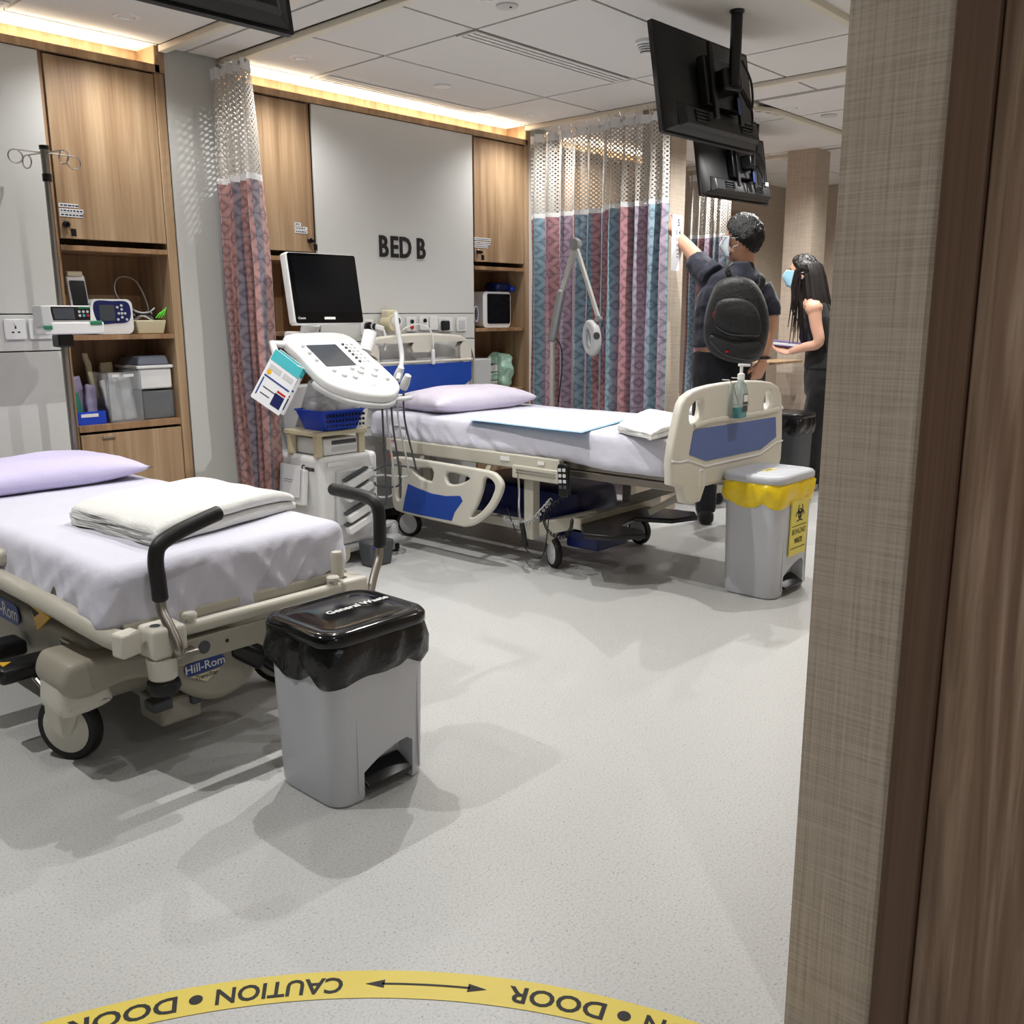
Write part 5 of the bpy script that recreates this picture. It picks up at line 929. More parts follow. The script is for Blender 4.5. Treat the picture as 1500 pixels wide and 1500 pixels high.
# console
MB().bar((2.85, 4.06, .6), (2.84, 3.86, .93), .16, .09, (0, 1, 0)).build('console_arm', 'light_grey_plastic', us, bevel=.02, seg=3)
cM = frame((2.745, 3.535, .985), (1, 0, 0), (0, 1, .6)); con = plate('console', [smoothpoly([(-.2, -.06), (-.12, -.16), (.02, -.215), (.12, -.205), (.2, -.12), (.2, .1), (.17, .32), (-.17, .32), (-.2, .14)], 5)], .055, cM, 'white_plastic', us, .018, 3)
plate('rim', [smoothpoly([(-.205, -.06), (-.125, -.17), (.02, -.225), (.125, -.215), (.21, -.12), (.2, -.05), (0, -.1), (-.19, 0)], 5)], .03, cM @ Matrix.Translation((0, 0, -.035)), 'light_grey_plastic', con, .01)
plate('touch_screen', [rrect(-.125, .03, .05, .215, .006)], .006, cM @ Matrix.Translation((0, 0, .027)), 'screen_grey', con, .001)
for r_ in range(6):
    for c_ in range(3): MB().lathe((.09+c_*.026, .06+r_*.03, .0275), [(.008, 0), (.0075, .006)], 12).xf(cM).build('key', 'light_grey_plastic' if c_ else 'grey_dark', con, smooth=True)
for dx, dy, r_ in ((-.08, -.05, .014), (-.03, -.07, .014), (.03, -.03, .018), (.09, -.06, .018), (.13, -.02, .012), (-.11, -.01, .01), (.0, -.0, .012), (.06, -.0, .012), (-.15, .08, .009), (-.15, .14, .009), (-.15, .2, .009), (.14, -.1, .012)): MB().lathe((dx, dy, .027), [(r_, 0), (r_*.95, .012), (r_*.8, .014)], 18).xf(cM).build('knob', 'light_grey_plastic', con, smooth=True)
MB().lathe((.02, -.12, .024), [(.034, 0), (.03, .008), (.018, .018), (.006, .022)], 22).xf(cM).build('trackball', 'white_plastic', con, smooth=True)
MB().tube([cM @ Vector((-.2, .27, .0)), cM @ Vector((-.26, .28, .0)), cM @ Vector((-.27, .22, -.02))], .018, 12).build('handle', 'white_plastic', con, smooth=True)
MB().cyl(cM @ Vector((.2, .16, .02)), cM @ Vector((.245, .22, .09)), .03, .034, 18).build('gel_warmer', 'white_plastic', con, smooth=True)
for x_, y_ in ((.235, -.13), (.245, -.06)): MB().lathe((0, 0, 0), [(.02, -.03), (.022, .0), (.016, .045), (.008, .05)], 18).xf(cM @ Matrix.Translation((x_, y_, .02))).build('probe', 'light_grey_plastic', us, smooth=True)
MB().tube(smoothpoly([cM @ Vector((.21, -.1, .02)), (3.04, 3.50, 1.05), (3.05, 3.54, 1.2), (3.06, 3.56, 1.27)], 5, False), [.012]*16, 10).build('probe_arm', 'light_grey_plastic', us, smooth=True)
# cable ring and hanging cables
MB().tube([(2.93+.1*math.cos(t), 3.45+.07*math.sin(t), .865) for t in [2*PI*k/28 for k in range(28)]], .012, 10, closed=True).build('cable_ring', 'light_grey_plastic', us, smooth=True)
for k, (x_, d) in enumerate(((2.87, 0), (2.90, .02), (2.93, .03), (2.97, .05), (3.01, .06))): MB().tube(smoothpoly([(x_, 3.46, .9), (x_+.01, 3.47, .75), (x_+.04+d, 3.5, .5), (x_+.1+d, 3.58, .32+.04*k), (x_+.06, 3.66, .3+.05*k), (2.98, 3.67, .36+.03*k)], 6, False), .005, 8).build('cable', 'light_grey_plastic' if k % 2 else 'grey_dark', us, smooth=True)
# monitor
MB().tube(smoothpoly([(2.83, 3.87, .98), (2.83, 3.89, 1.06), (2.80, 3.93, 1.13), (2.80, 3.9, 1.22)], 5, False), .045, 16).build('monitor_arm', 'white_plastic', us, smooth=True); MB().bar((2.66, 3.9, 1.16), (2.80, 3.9, 1.14), .09, .05).build('monitor_hinge', 'white_plastic', us, bevel=.015)
mM = frame((2.815, 3.79, 1.385), (1, 0, .0), (0, .16, 1)); mo = plate('monitor', [rrect(-.205, -.17, .205, .17, .015)], .05, mM @ Matrix.Translation((0, 0, -.025)), 'white_plastic', us, .008)
plate('bezel', [rrect(-.198, -.166, .202, .166, .012)], .006, mM @ Matrix.Translation((0, 0, .002)), 'black_gloss', mo, .001); plate('screen', [rrect(-.178, -.115, .185, .15, .003)], .002, mM @ Matrix.Translation((0, 0, .0062)), 'screen', mo, .0003)
text('lettering', 'Canon', .016, mM @ Matrix.Translation((-.165, -.142, .0056)), 'white_print', mo, .0003); plate('sticker', [rrect(-.035, -.149, .03, -.137, .002)], .001, mM @ Matrix.Translation((0, 0, .0056)), 'sticker_white', mo, .0001)
# laminated sheets hanging on the left of the console
for k, (o_, nm) in enumerate(((Vector((0, 0, 0)), 'front'), (Vector((.045, .03, -.005)), 'rear'))):
    sM = frame(AY(406, 560, 3.60)+o_, Vector((.82, 0, -.57)), Vector((.57, 0, .82)))
    sh_ = thing('laminated_sheet', 'laminated guide with a teal header hanging left of the console' if k == 0 else 'second laminated guide half hidden behind the first', 'sheet', sM.translation); plate('card', [rrect(-.085, -.125, .085, .125, .006)], .002, sM, 'paper', sh_, .0003)
    plate('header', [rrect(-.084, .07, .084, .122, .004)], .001, sM @ Matrix.Translation((0, 0, .0014)), 'teal', sh_, .0001)
    for j, (x0_, y0_, x1_, y1_, m_) in enumerate(((-.07, .03, 0, .055, 'light_grey_plastic'), (.01, .03, .07, .055, 'light_grey_plastic'), (-.075, -.008, .075, 0, 'badge_blue'), (-.075, -.1, -.068, -.015, 'badge_blue'), (-.055, -.055, .02, -.05, 'grey_dark'), (-.055, -.085, .0, -.08, 'grey_dark'), (.015, -.105, .07, -.045, 'navy_plastic'), (.02, -.04, .07, -.03, 'red'))): plate('print_block', [rrect(x0_, y0_, x1_, y1_, .001)], .0008, sM @ Matrix.Translation((0, 0, .0015)), m_, sh_, .0001)
    plate('print_dot', [[(-.06+.012*math.cos(t), .018+.012*math.sin(t)) for t in [2*PI*q/16 for q in range(16)]]], .0008, sM @ Matrix.Translation((0, 0, .0015)), 'yellow_plastic', sh_, .0001); MB().tube([sM @ Vector((.05, .12, 0)), sM @ Vector((.09, .13, .0))], .003, 6).build('cord', 'white_plastic', sh_)
# basket and gel pack on the stand
bs = thing('blue_basket', 'blue plastic basket on the ivory stand of the ultrasound cart', 'basket', (2.83, 3.8, .701)); bx0, bx1, by0, by1 = 2.72, 2.98, 3.685, 3.93
def bring(z, g): return [Vector((2.82+a, 3.807+b, z-.0655)) for a, b in rrect(-.125-g, -.115-g, .125+g, .115+g, .03, 4)]
MB().loft([bring(.767, -.02), bring(.86, .008), bring(.862, .014), bring(.868, .014), bring(.868, .002), bring(.862, 0), bring(.775, -.024)]).build('basket', 'blue_plastic', bs, smooth=.8)
for j in range(3):
    for i in range(12): MB().box(2.705+i*.02, 2.714+i*.02, 3.679-.0035*j, 3.686, .72+j*.025, .732+j*.025).build('slot', 'navy_plastic', bs)
gp = thing('gel_bag', 'clear bag of white gel bottles lying in the blue basket', 'bag', (2.85, 3.8, .78))
for i, (x_, r_) in enumerate(((2.75, .036), (2.835, .042), (2.9, .034))): MB().lathe((x_, 3.80, .775+r_*.7), [(.015, -.1), (r_*.9, -.092), (r_, -.075), (r_, .06), (r_*.6, .085)], 22, 'Y').build('gel_bottle', 'white_plastic' if i != 0 else 'light_grey_plastic', gp, smooth=True)
softbox(2.71, 2.94, 3.69, 3.92, .745, .87, .05, 16, 14, 10, lambda p, n: p+n*(.012*nz3(p, 14, 4)+.005*nz3(p, 40, 2))).build('bag', 'clear_plastic', gp, smooth=True)
bb = thing('dark_tub', 'dark grey tub with a blue edge on the floor by the ultrasound cart', 'tub', (2.99, 3.6, 0)); MB().hexa([(2.87, 3.58, 0.001), (3.0, 3.58, 0.001), (3.0, 3.67, .001), (2.87, 3.67, .001)], [(2.86, 3.57, .13), (3.015, 3.57, .13), (3.015, 3.68, .13), (2.86, 3.68, .13)]).build('body', 'grey_dark', bb, bevel=.01); MB().box(2.87, 2.93, 3.569, 3.574, .105, .112).build('edge', 'blue_plastic', bb)
# ------------------------------------------------------------------ hand sanitiser on the footboard
hb = thing('sanitiser_bottle', 'clear hand sanitiser pump bottle with teal gel hooked on the footboard', 'bottle', (3.76, 2.05, .8)); hx, hy, hz = 3.765, 2.045, .795
def sq(z, a, b, r=.012): return [Vector((hx+u, hy+v, z)) for u, v in rrect(-a, -b, a, b, min(r, a*.9, b*.9), 4)]
MB().loft([sq(hz, .034, .018), sq(hz+.005, .038, .021), sq(hz+.125, .038, .021), sq(hz+.15, .03, .018), sq(hz+.165, .013, .013), sq(hz+.175, .013, .013)]).build('bottle', 'bottle_clear', hb, smooth=.8); MB().loft([sq(hz+.003, .035, .018), sq(hz+.05, .035, .018)]).build('gel', 'gel_teal', hb, smooth=.8)
MB().box(hx-.012, hx+.03, hy-.0225, hy-.0215, hz+.03, hz+.11).build('label', 'grey_dark', hb); MB().box(hx-.008, hx+.026, hy-.0235, hy-.0226, hz+.075, hz+.105).build('label_print', 'sticker_white', hb)
MB().lathe((hx, hy, hz+.172), [(.016, 0), (.016, .025), (.007, .03), (.007, .06)], 18).build('pump', 'white_plastic', hb, smooth=True); MB().bar((hx-.012, hy+.006, hz+.237), (hx+.05, hy-.012, hz+.234), .016, .012).build('nozzle', 'white_plastic', hb, bevel=.003)
MB().tube([(hx-.04, hy-.024, hz+.06), (hx+.04, hy-.024, hz+.06), (hx+.04, 2.085, hz+.06)], .0025, 6).tube([(hx-.042, hy-.02, hz+.06), (hx-.042, 2.06, hz+.15), (hx-.042, 2.08, hz+.172), (hx-.042, 2.115, hz+.172)], .0025, 6).tube([(hx+.042, hy-.02, hz+.06), (hx+.042, 2.06, hz+.15), (hx+.042, 2.08, hz+.176), (hx+.042, 2.115, hz+.176)], .0025, 6).build('wire_holder', 'chrome', hb)
# ------------------------------------------------------------------ third bed, overbed table, eye chart
b3 = thing('far_bed', 'far bed with a lilac sheet and blue frame, behind the man', 'hospital bed', (5.75, 3.6, 0)); softbox(5.36, 6.1, 2.95, 4.28, .5, .64, .045, 20, 30, 8, sheet_fn((5.36, 6.1, 2.95, 4.28, .5, .64), .006, .01, 3)).build('mattress_sheet', 'lilac_sheet', b3, smooth=True); MB().box(5.38, 6.08, 2.97, 4.27, .43, .498).build('frame', 'blue_plastic', b3, bevel=.01)
for a, b in ((5.45, 3.1), (6.0, 3.1), (5.45, 4.15), (6.0, 4.15)): MB().box(a-.025, a+.025, b-.025, b+.025, .08, .43).build('leg', 'cream_metal', b3, bevel=.004); MB().lathe((a, b, .04), [(.04, -.015), (.04, .015)], 18, 'X').build('caster', 'black_rubber', b3)
t3 = [AZ(px, py, .645) for px, py in ((990, 590), (1012, 596), (1040, 585), (1010, 578))]; 
folded('folded_towel', 'white folded towels stacked on the far bed beside the man', 'towel', [(5.42, 3.62, 0), (5.42, 4.0, 0), (5.75, 4.0, 0), (5.75, 3.62, 0)], .643, 6, .014, 'white_towel', 9)
ot = thing('overbed_table', 'wooden overbed table between the man and the woman', 'table', (6.5, 3.3, 0)); MB().box(6.3, 6.85, 3.2, 3.42, .89, .91).build('top', 'oak', ot, bevel=.004); MB().box(6.38, 6.43, 3.29, 3.34, .05, .89).build('column', 'grey_dark', ot); MB().box(6.36, 6.8, 3.22, 3.26, .0, .04).box(6.36, 6.8, 3.36, 3.40, .0, .04).box(6.36, 6.45, 3.26, 3.36, .0, .05).build('base', 'grey_dark', ot)
ec = thing('eye_chart', 'white eye chart held against the column by the man', 'eye chart', (4.9, 3.12, 1.5)); _e = AY(990.5, 356, 3.12); eM = frame(_e, (1, 0, 0), (0, 0, 1)); plate('card', [[(-.05, .16), (.062, .16), (.062, -.07), (.04, -.16), (-.05, -.16)]], .002, eM, 'paper', ec, .0003)
for t_, x_, z_, s_ in (('5', .02, .115, .055), ('1 4', .018, .06, .04), ('S D', .018, .02, .024), ('2 N', .018, -.012, .02), ('4 7 2', .016, -.04, .014), ('6 3 5', .016, -.062, .01), ('8 2 9', .016, -.08, .008)): text('lettering', t_, s_, eM @ Matrix.Translation((x_, z_, .0014)), 'black_print', ec, .0002, bold=.0006)
# ------------------------------------------------------------------ people
def oring(c, r, f, a, b, n=20, up=None): return [Vector(c)+Vector(r)*a*math.cos(t)+Vector(f)*b*math.sin(t) for t in [2*PI*k/n for k in range(n)]]
def ell(mb, c, R_, a, b, h, n=18, m=12):
    rows = []
    for j in range(1, m):
        th = PI*j/m; rows.append([Vector(c)+R_[0]*a*math.sin(th)*math.cos(t)+R_[1]*b*math.sin(th)*math.sin(t)+R_[2]*h*math.cos(th) for t in [2*PI*k/n for k in range(n)]])
    mb.loft(rows)
def remesh(o, vox, it=4, fac=.5, disp=0.):
    r = o.modifiers.new('remesh', 'REMESH'); r.mode = 'VOXEL'; r.voxel_size = vox; r.use_smooth_shade = True
    s = o.modifiers.new('smooth', 'SMOOTH'); s.factor = fac; s.iterations = it
    if disp:
        t = bpy.data.textures.new('folds', 'CLOUDS'); t.noise_scale = .06; d = o.modifiers.new('d', 'DISPLACE'); d.texture = t; d.strength = disp; d.mid_level = .5
    return o
def limb(mb, pts, rad, n=14):
    P_ = smoothpoly([tuple(p) for p in pts], 4, False); m = len(pts); R2 = []
    for i in range(len(P_)):
        u = i/4; k = min(int(u), m-2); f = u-k; R2.append(rad[k]*(1-f)+rad[k+1]*f)
    mb.tube(P_, R2, n)
def hand(mb, wrist, d, nrm, thumb, curl=.5, s=1.):
    # d: fingers direction, nrm: back of the hand, thumb: direction of the thumb side
    d, nrm, thumb = Vector(d).normalized(), Vector(nrm).normalized(), Vector(thumb).normalized()
    ell(mb, Vector(wrist)+d*.048*s, (thumb, nrm, d), .041*s, .017*s, .056*s)
    for k, (off, L_) in enumerate(((.029, .07), (.010, .08), (-.010, .075), (-.028, .058))):
        p = Vector(wrist)+d*.085*s+thumb*off*s; pts = [p-d*.02*s]; a = .15
        for q in range(3):
            a += curl*(.75 if q else .5); p = p+(d*math.cos(a)-nrm*math.sin(a))*L_*s*(.42, .32, .26)[q]; pts.append(p)
        mb.tube(pts, [.0095*s, .009*s, .0082*s, .0068*s], 10)
    p = Vector(wrist)+d*.03*s+thumb*.03*s; pts = [p-thumb*.012*s]
    for q, (x_, y_) in enumerate(((.7, .7), (.45, .9), (.2, 1.))): p = p+(thumb*x_+d*y_-nrm*curl*.4).normalized()*.026*s; pts.append(p)
    mb.tube(pts, [.0125*s, .0115*s, .0105*s, .008*s], 10)
def head(mb, c, hf, hr, hu, s=1.):
    ell(mb, Vector(c)+hu*.02*s, (hr, hf, hu), .075*s, .095*s, .098*s, 24, 16); ell(mb, Vector(c)+hf*.02*s-hu*.055*s, (hr, hf, hu), .058*s, .068*s, .066*s)
    n0 = Vector(c)+hf*.088*s; mb.tube([n0+hu*.02*s, n0+hf*.012*s-hu*.012*s, n0+hf*.018*s-hu*.028*s], [.007*s, .011*s, .013*s], 10)
    for sg in (-1, 1): ell(mb, Vector(c)+hr*sg*.077*s-hf*.008*s-hu*.008*s, ((hr*.9*sg-hf*.4).normalized(), hf, hu), .008*s, .018*s, .031*s, 12, 8)
    mb.tube([Vector(c)-hf*.015*s-hu*.06*s, Vector(c)-hf*.03*s-hu*.16*s], [.052*s, .056*s], 16)
def face_bits(parent, c, hf, hr, hu, s=1.):
    for sg in (-1, 1):
        e = Vector(c)+hf*.0845*s+hr*sg*.031*s+hu*.01*s; mb = MB(); ell(mb, e, (hr, hf, hu), .012*s, .007*s, .0065*s, 12, 8); o = mb.build('eye', 'white_plastic', parent, smooth=True)
        m2_ = MB(); ell(m2_, e+hf*.0045*s, (hr, hf, hu), .0055*s, .0035*s, .0055*s, 10, 6); m2_.build('iris', 'black_plastic', o, smooth=True)
        MB().tube([e+hf*.004*s+hu*.018*s-hr*sg*.015*s, e+hf*.006*s+hu*.022*s, e-hf*.004*s+hu*.017*s+hr*sg*.018*s], .003*s, 6).build('eyebrow', 'hair', parent, smooth=True)
    p = Vector(c)+hf*.084*s-hu*.055*s; MB().tube([p-hr*.022*s-hf*.006*s, p+hf*.003*s, p+hr*.022*s-hf*.006*s], .005*s, 8).build('mouth', 'red', parent, smooth=True)
def mask(parent, c, hf, hr, hu, m, s=1.):
    def f(u, v):
        a = (u-.5)*2.35; z = (.5-v)*.112; b = .106+.022*math.exp(-((z-.012)/.03)**2)*math.exp(-(a/.45)**2)-.022*max(0, -z/.056)**2
        return Vector(c)+(hr*math.sin(a)*.084+hf*(math.cos(a)*b+.006))*s+hu*(z-.038)*s
    o = MB().grid(f, 16, 10).build('face_mask', m, parent, smooth=3.); sd_ = o.modifiers.new('s', 'SOLIDIFY'); sd_.thickness = .003
    for sg in (-1, 1):
        for dz in (.012, -.075): MB().tube([Vector(c)+(hr*sg*.076+hf*.045)*s+hu*dz*s, Vector(c)+(hr*sg*.086+hf*.015)*s+hu*(dz*.5)*s, Vector(c)+(hr*sg*.088-hf*.012)*s+hu*(.012 if dz > 0 else -.03)*s], .0018, 6).build('ear_loop', 'mask_white', o, smooth=True)
    return o
def hair_cap(parent, c, hf, hr, hu, m, lim, s=1., thick=.016, seed=1):
    N, Mv = 90, 40; vs = []
    def f(u, v):
        ph = u*2*PI; fr = math.cos(ph); L_ = lim(fr); th = v*L_; x, y, z = math.sin(th)*math.sin(ph), math.sin(th)*math.cos(ph), math.cos(th)
        k = 1+.07*nz3((x*5, y*5, z*4), 1, seed)+.035*nz3((x*17, y*17, z*9), 1, seed+2); t_ = thick*(1-.55*v**6)
        return Vector(c)+(hr*x*(.075+t_)*k+hf*(y*(.096+t_)*k)+hu*(z*(.1+t_*1.1)*k+.02))*s
    o = MB().grid(f, N, Mv).build('hair', m, parent, smooth=3.); sd_ = o.modifiers.new('s', 'SOLIDIFY'); sd_.thickness = .012; return o
Z = Vector((0, 0, 1))
# ---- man with backpack
D = 5.6; mp = lambda x, y, dd=0.: AD(x, y, D+dd); r_ = Vector((.57, -.82, 0)).normalized(); f_ = Vector((.82, .57, 0)).normalized()
mn = thing('person', 'person in navy polo shirt and dark jeans reaching up to the eye chart', 'person', (4.93, 2.75, 0))
B = MB(); tor = [((1057, 590), .155, .11), ((1058, 560), .165, .118), ((1060, 525), .15, .105), ((1063, 490), .15, .105), ((1068, 455), .168, .112), ((1074, 425), .175, .11), ((1079, 404), .14, .09), ((1084, 392), .075, .07)]
B.loft([oring(mp(*p), r_, f_, a, b) for p, a, b in tor])
hc_ = mp(1088, 352, .02); hf = Vector((-.12, .99, .04)).normalized(); hr = hf.cross(Z).normalized(); hu = hr.cross(hf); head(B, hc_, hf, hr, hu, 1.02)
shL, shR = mp(1038, 408), mp(1118, 424); hL = Vector((4.965, 3.185, 1.735)); eL = mp(1012, 368, .18); limb(B, [shL, (shL+eL)/2+Vector((0, 0, .01)), eL, (eL+hL)/2, hL], [.062, .052, .043, .038, .028])
hand(B, hL, (-.75, .0, .5), (0, 1, 0), (.5, 0, .8), .2)
eR, wR = mp(1128, 475, -.02), mp(1117, 527, -.06); limb(B, [shR, (shR+eR)/2, eR, (eR+wR)/2, wR], [.062, .05, .043, .038, .027]); hand(B, wR, (mp(1110, 552, -.05)-wR), (-f_*.4-r_*-.2+Vector((0, 0, .1))) * -1 if False else (r_*.4-f_*.9), (-r_*.8-f_*.3), .9)
fl_, fr_ = Vector((4.90, 2.86, .05)), Vector((5.03, 2.66, .05))
for hp, ft in ((mp(1038, 585), fl_), (mp(1078, 585), fr_)):
    kn = (hp+ft)/2+f_*.02; limb(B, [hp+Vector((0, 0, .03)), (hp+kn)/2, kn, (kn+ft)/2-f_*.015, ft+Vector((0, 0, .03))], [.088, .076, .056, .05, .036]); ell(B, ft+f_*.06, (r_, f_, Z), .04, .12, .042)
remesh(B.build('body', 'skin', mn, smooth=True), .0065)
face_bits(mn, hc_, hf, hr, hu, 1.02); mask(mn, hc_, hf, hr, hu, 'mask_white', 1.04)
hair_cap(mn, hc_, hf, hr, hu, 'hair', lambda c: math.radians(104-50*max(0, c)+36*max(0, -c)+4*math.sin(c*31)), 1.03, .024, 4)
gl = MB()
for sg in (-1, 1):
    e = hc_+hf*.104+hr*sg*.034+hu*.012; gl.tube([e+hr*.024*math.cos(t)+hu*.017*math.sin(t) for t in [2*PI*k/16 for k in range(16)]], .0018, 6, closed=True); gl.tube([e+hr*sg*.024, hc_+hr*sg*.086+hf*.03+hu*.015, hc_+hr*sg*.086-hf*.012+hu*.01], .0018, 6)
gl.tube([hc_+hf*.108-hr*.01+hu*.015, hc_+hf*.108+hr*.01+hu*.015], .0018, 6); gl.build('glasses', 'black_plastic', mn, smooth=True)
Sh = MB(); Sh.loft([oring(mp(*p), r_, f_, a, b) for p, a, b in (((1058, 508), .178, .135), ((1060, 490), .176, .132), ((1066, 455), .19, .132), ((1072, 428), .195, .128), ((1078, 405), .16, .105), ((1084, 393), .085, .08), ((1086, 384), .07, .07))])
limb(Sh, [shL+r_*.03, shL*.65+eL*.35, shL*.35+eL*.65], [.09, .075, .07]); limb(Sh, [shR-r_*.03, shR*.6+eR*.4, shR*.2+eR*.8], [.088, .074, .072])
remesh(Sh.build('polo_shirt', 'navy_shirt', mn, smooth=True), .009, 3, .5, .014)
Pn = MB(); Pn.loft([oring(mp(*p), r_, f_, a, b) for p, a, b in (((1058, 515), .168, .122), ((1058, 545), .178, .132), ((1058, 580), .175, .13), ((1058, 600), .15, .11))])
for hp, ft in ((mp(1038, 585), fl_), (mp(1078, 585), fr_)):
    kn = (hp+ft)/2+f_*.02; limb(Pn, [hp+Vector((0, 0, .03)), (hp+kn)/2, kn, (kn+ft)/2, ft+Vector((0, 0, .02))], [.1, .092, .074, .068, .06])
remesh(Pn.build('jeans', 'navy_jeans', mn, smooth=True), .009, 3, .5, .01)
for ft in (fl_, fr_): softbox(-.047, .047, -.09, .19, 0, .09, .04, 8, 12, 6).xf(frame((ft.x, ft.y, .001), r_, f_)).build('shoe', 'black_cloth', mn, smooth=True)
wt = MB().tube([wR+r_*.036*math.cos(t)+f_*.03*math.sin(t)+Vector((0, 0, .012)) for t in [2*PI*k/20 for k in range(20)]], .009, 8, closed=True).build('watch', 'black_plastic', mn, smooth=True)
bp = thing('backpack', 'black backpack worn on the back of the person at the eye chart', 'backpack', mp(1075, 530, -.22)); bc = lambda x, y, dd: mp(x, y, -.13-dd)
def bring2(dd, g, sh=0.): return [bc(x, y, dd) for x, y in smoothpoly([(1053+g, 412+g), (1078, 405+g), (1104-g*.6, 412+g), (1121-g, 440), (1127-g, 475), (1120-g, 512), (1105-g, 530-g), (1070, 530-g), (1042+g, 517-g*.6), (1031+g, 495), (1033+g, 460), (1042+g, 430)], 4)]
MB().loft([bring2(.0, 2), bring2(.03, 0), bring2(.12, 0), bring2(.16, 3), bring2(.18, 9)]).build('main_pocket', 'black_nylon', bp, smooth=1.2)
MB().loft([[bc(x, y, dd) for x, y in smoothpoly([(1054+g, 440+g), (1085, 437+g), (1108-g, 450+g), (1116-g, 478), (1108-g, 496-g), (1080, 492-g), (1050+g, 482-g), (1046+g, 460)], 4)] for dd, g in ((.17, 0), (.2, 1), (.21, 5))]).build('front_pocket', 'black_nylon', bp, smooth=1.)
MB().loft([[bc(x, y, dd) for x, y in smoothpoly([(1040+g, 490+g), (1075, 500+g), (1112-g, 500+g), (1112-g, 520-g), (1075, 523-g), (1046+g, 512-g)], 4)] for dd, g in ((.15, 0), (.195, 1), (.205, 4))]).build('lower_pocket', 'black_nylon', bp, smooth=1.)
for pts in ([(1072, 386), (1066, 392), (1068, 402), (1075, 412)], [(1113, 402), (1117, 408), (1115, 420), (1108, 428)]):
    MB().tube(smoothpoly([mp(x, y, -.125-.012*i) for i, (x, y) in enumerate(pts)], 5, False), .024, 12, flat=.4).build('shoulder_strap', 'black_nylon', bp, smooth=True)
MB().tube(smoothpoly([bc(1078, 405, .05), bc(1090, 416, .1), bc(1104, 414, .05)], 6, False), .008, 8).build('grab_handle', 'black_nylon', bp, smooth=True)
MB().tube(smoothpoly([bc(1048, 478, .205), bc(1070, 490, .215), bc(1112, 492, .205)], 6, False), .003, 6).build('zip', 'grey_dark', bp, smooth=True); MB().tube(smoothpoly([bc(1040, 500, .2), bc(1062, 520, .2), bc(1100, 529, .19)], 6, False), .003, 6).build('zip', 'grey_dark', bp, smooth=True)
tg = bc(1048, 461, .19); MB().tube([tg+r_*.012*math.cos(t)+Vector((0, 0, .018*math.sin(t))) for t in [2*PI*k/12 for k in range(12)]], .003, 6, closed=True).build('loop', 'red', bp); MB().cbox(bc(1066, 515, .205), (.03, .012, .01)).build('tab', 'red', bp)
# ---- woman with notebook
D2 = 6.95; wp = lambda x, y, dd=0.: AD(x, y, D2+dd); f2 = Vector((-.36, .93, 0)).normalized(); r2 = Vector((.93, .36, 0)).normalized()
wm = thing('person', 'person with long dark hair, blue mask and black clothes holding a notebook', 'person', (6.36, 2.85, 0))
B = MB(); tor = [((1205, 565), .15, .115), ((1205, 545), .155, .12), ((1204, 515), .125, .1), ((1202, 490), .13, .1), ((1197, 465), .15, .105), ((1193, 447), .155, .09), ((1190, 437), .1, .075), ((1188, 430), .055, .055)]
B.loft([oring(wp(*p), r2, f2, a, b) for p, a, b in tor]); c2 = wp(1175, 402); h2f = Vector((-.40, .90, .12)).normalized(); h2r = h2f.cross(Z).normalized(); h2u = h2r.cross(h2f); head(B, c2, h2f, h2r, h2u, .97); B.tube([c2-h2u*.08-h2f*.02, wp(1188, 434)], [.05, .055], 14)
sN, sF = wp(1192, 449, -.15), wp(1192, 449, .15); eN, eF = wp(1199, 502, -.17), wp(1199, 500, .15); hN, hF = wp(1158, 515, -.09), wp(1152, 512, .08)
for s_, e_, h_, tn in ((sN, eN, hN, 1), (sF, eF, hF, -1)):
    ell(B, s_-Z*.012, (r2, f2, Z), .056, .055, .056); limb(B, [s_, (s_+e_)/2, e_, (e_+h_)/2, h_], [.05, .042, .037, .032, .024]); hand(B, h_, (-.40, .88, .12), (0, 0, -1), (r2*tn*.6+Z*.5+f2*.2), .45, .92)
g2 = AZ(1192, 716, 0); ftN, ftF = Vector((g2.x-.06, g2.y+.02, .05)), Vector((g2.x+.12, g2.y+.05, .05))
for hp, ft in ((wp(1205, 565, -.07), ftN), (wp(1205, 565, .07), ftF)):
    kn = (hp+ft)/2+f2*.03; limb(B, [hp, (hp+kn)/2, kn, (kn+ft)/2, ft+Z*.03], [.08, .07, .05, .045, .034]); ell(B, ft+f2*.05, (r2, f2, Z), .036, .1, .04)
remesh(B.build('body', 'skin_light', wm, smooth=True), .0065)
face_bits(wm, c2, h2f, h2r, h2u, .97); mask(wm, c2, h2f, h2r, h2u, 'mask_blue', .99)
hair_cap(wm, c2, h2f, h2r, h2u, 'brown_hair', lambda c: math.radians(105-52*max(0, c)+25*max(0, -c)), .99, .018, 7)
Hl = MB(); rows = []
for (x, y), a, b in (((1181, 378), .045, .05), ((1185, 388), .082, .085), ((1189, 405), .094, .092), ((1192, 430), .105, .1), ((1196, 452), .12, .112), ((1196, 475), .12, .112), ((1193, 495), .1, .1), ((1190, 510), .05, .06)):
    cc = wp(x, y); rows.append([p+r2*.006*math.sin(k*2.1)+f2*.008*math.sin(k*1.7+y) for k, p in enumerate(oring(cc, r2, f2, a, b, 40))])
Hl.loft(rows).build('long_hair', 'brown_hair', wm, smooth=3.)
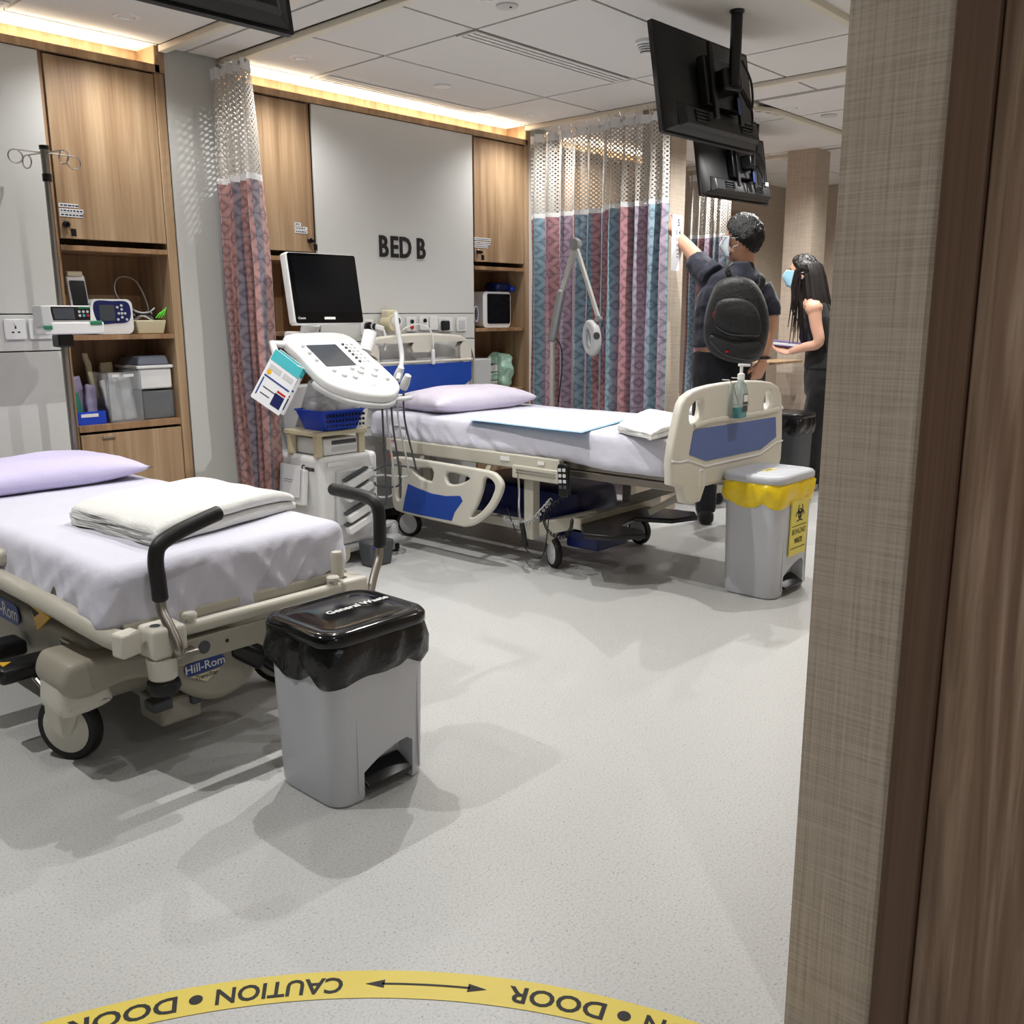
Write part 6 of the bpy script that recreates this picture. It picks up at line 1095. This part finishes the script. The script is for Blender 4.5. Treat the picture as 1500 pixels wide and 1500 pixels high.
for k in range(14):
    a = wp(1166+k*.5, 395+(k % 3)*8, -.1+.2*(k % 2)*0-.012*(k % 4)); b = wp(1160+(k*7) % 16, 440+(k*5) % 20, -.11-.008*(k % 3)); c_ = wp(1154+(k*11) % 26, 480+(k*9) % 28, -.1)
    MB().tube(smoothpoly([a, (a+b)/2+f2*.01, b, c_], 4, False), [.008, .0085, .009, .009, .009, .0085, .008, .007, .006, .005, .004, .003, .002], 6).build('hair_lock', 'brown_hair', wm, smooth=True)
Tp = MB(); Tp.loft([oring(wp(*p), r2, f2, a, b) for p, a, b in (((1205, 540), .166, .128), ((1204, 515), .14, .112), ((1202, 490), .14, .112), ((1197, 465), .158, .116), ((1194, 446), .135, .104), ((1193, 440), .105, .09))]); remesh(Tp.build('sleeveless_top', 'black_cloth', wm, smooth=True), .009, 3, .5, .006)
Tr = MB(); Tr.loft([oring(wp(*p), r2, f2, a, b) for p, a, b in (((1205, 530), .15, .118), ((1205, 550), .165, .13), ((1205, 575), .16, .125), ((1205, 585), .13, .1))])
for hp, ft in ((wp(1205, 565, -.07), ftN), (wp(1205, 565, .07), ftF)): limb(Tr, [hp, (hp+ft)/2+f2*.02, ft+Z*.01], [.098, .09, .1])
remesh(Tr.build('wide_trousers', 'black_cloth', wm, smooth=True), .009, 3, .5, .008)
for ft in (ftN, ftF): softbox(-.042, .042, -.07, .17, 0, .075, .035, 8, 12, 6).xf(frame((ft.x, ft.y, .001), r2, f2)).build('shoe', 'shoe_white', wm, smooth=True)
nb = thing('notebook', 'pale notebook with dark cover edges held by the person in black', 'notebook', wp(1155, 508)); nM = frame(wp(1153, 506)+Z*.012, r2, Vector((f2.x, f2.y, .1))); plate('pages', [rrect(-.1, -.13, .1, .14, .006)], .022, nM, 'paper', nb, .002); plate('cover', [rrect(-.103, -.133, .103, .143, .006)], .004, nM @ Matrix.Translation((0, 0, .0135)), 'purple', nb, .001); plate('cover', [rrect(-.103, -.133, .103, .143, .006)], .004, nM @ Matrix.Translation((0, 0, -.0135)), 'purple', nb, .001)
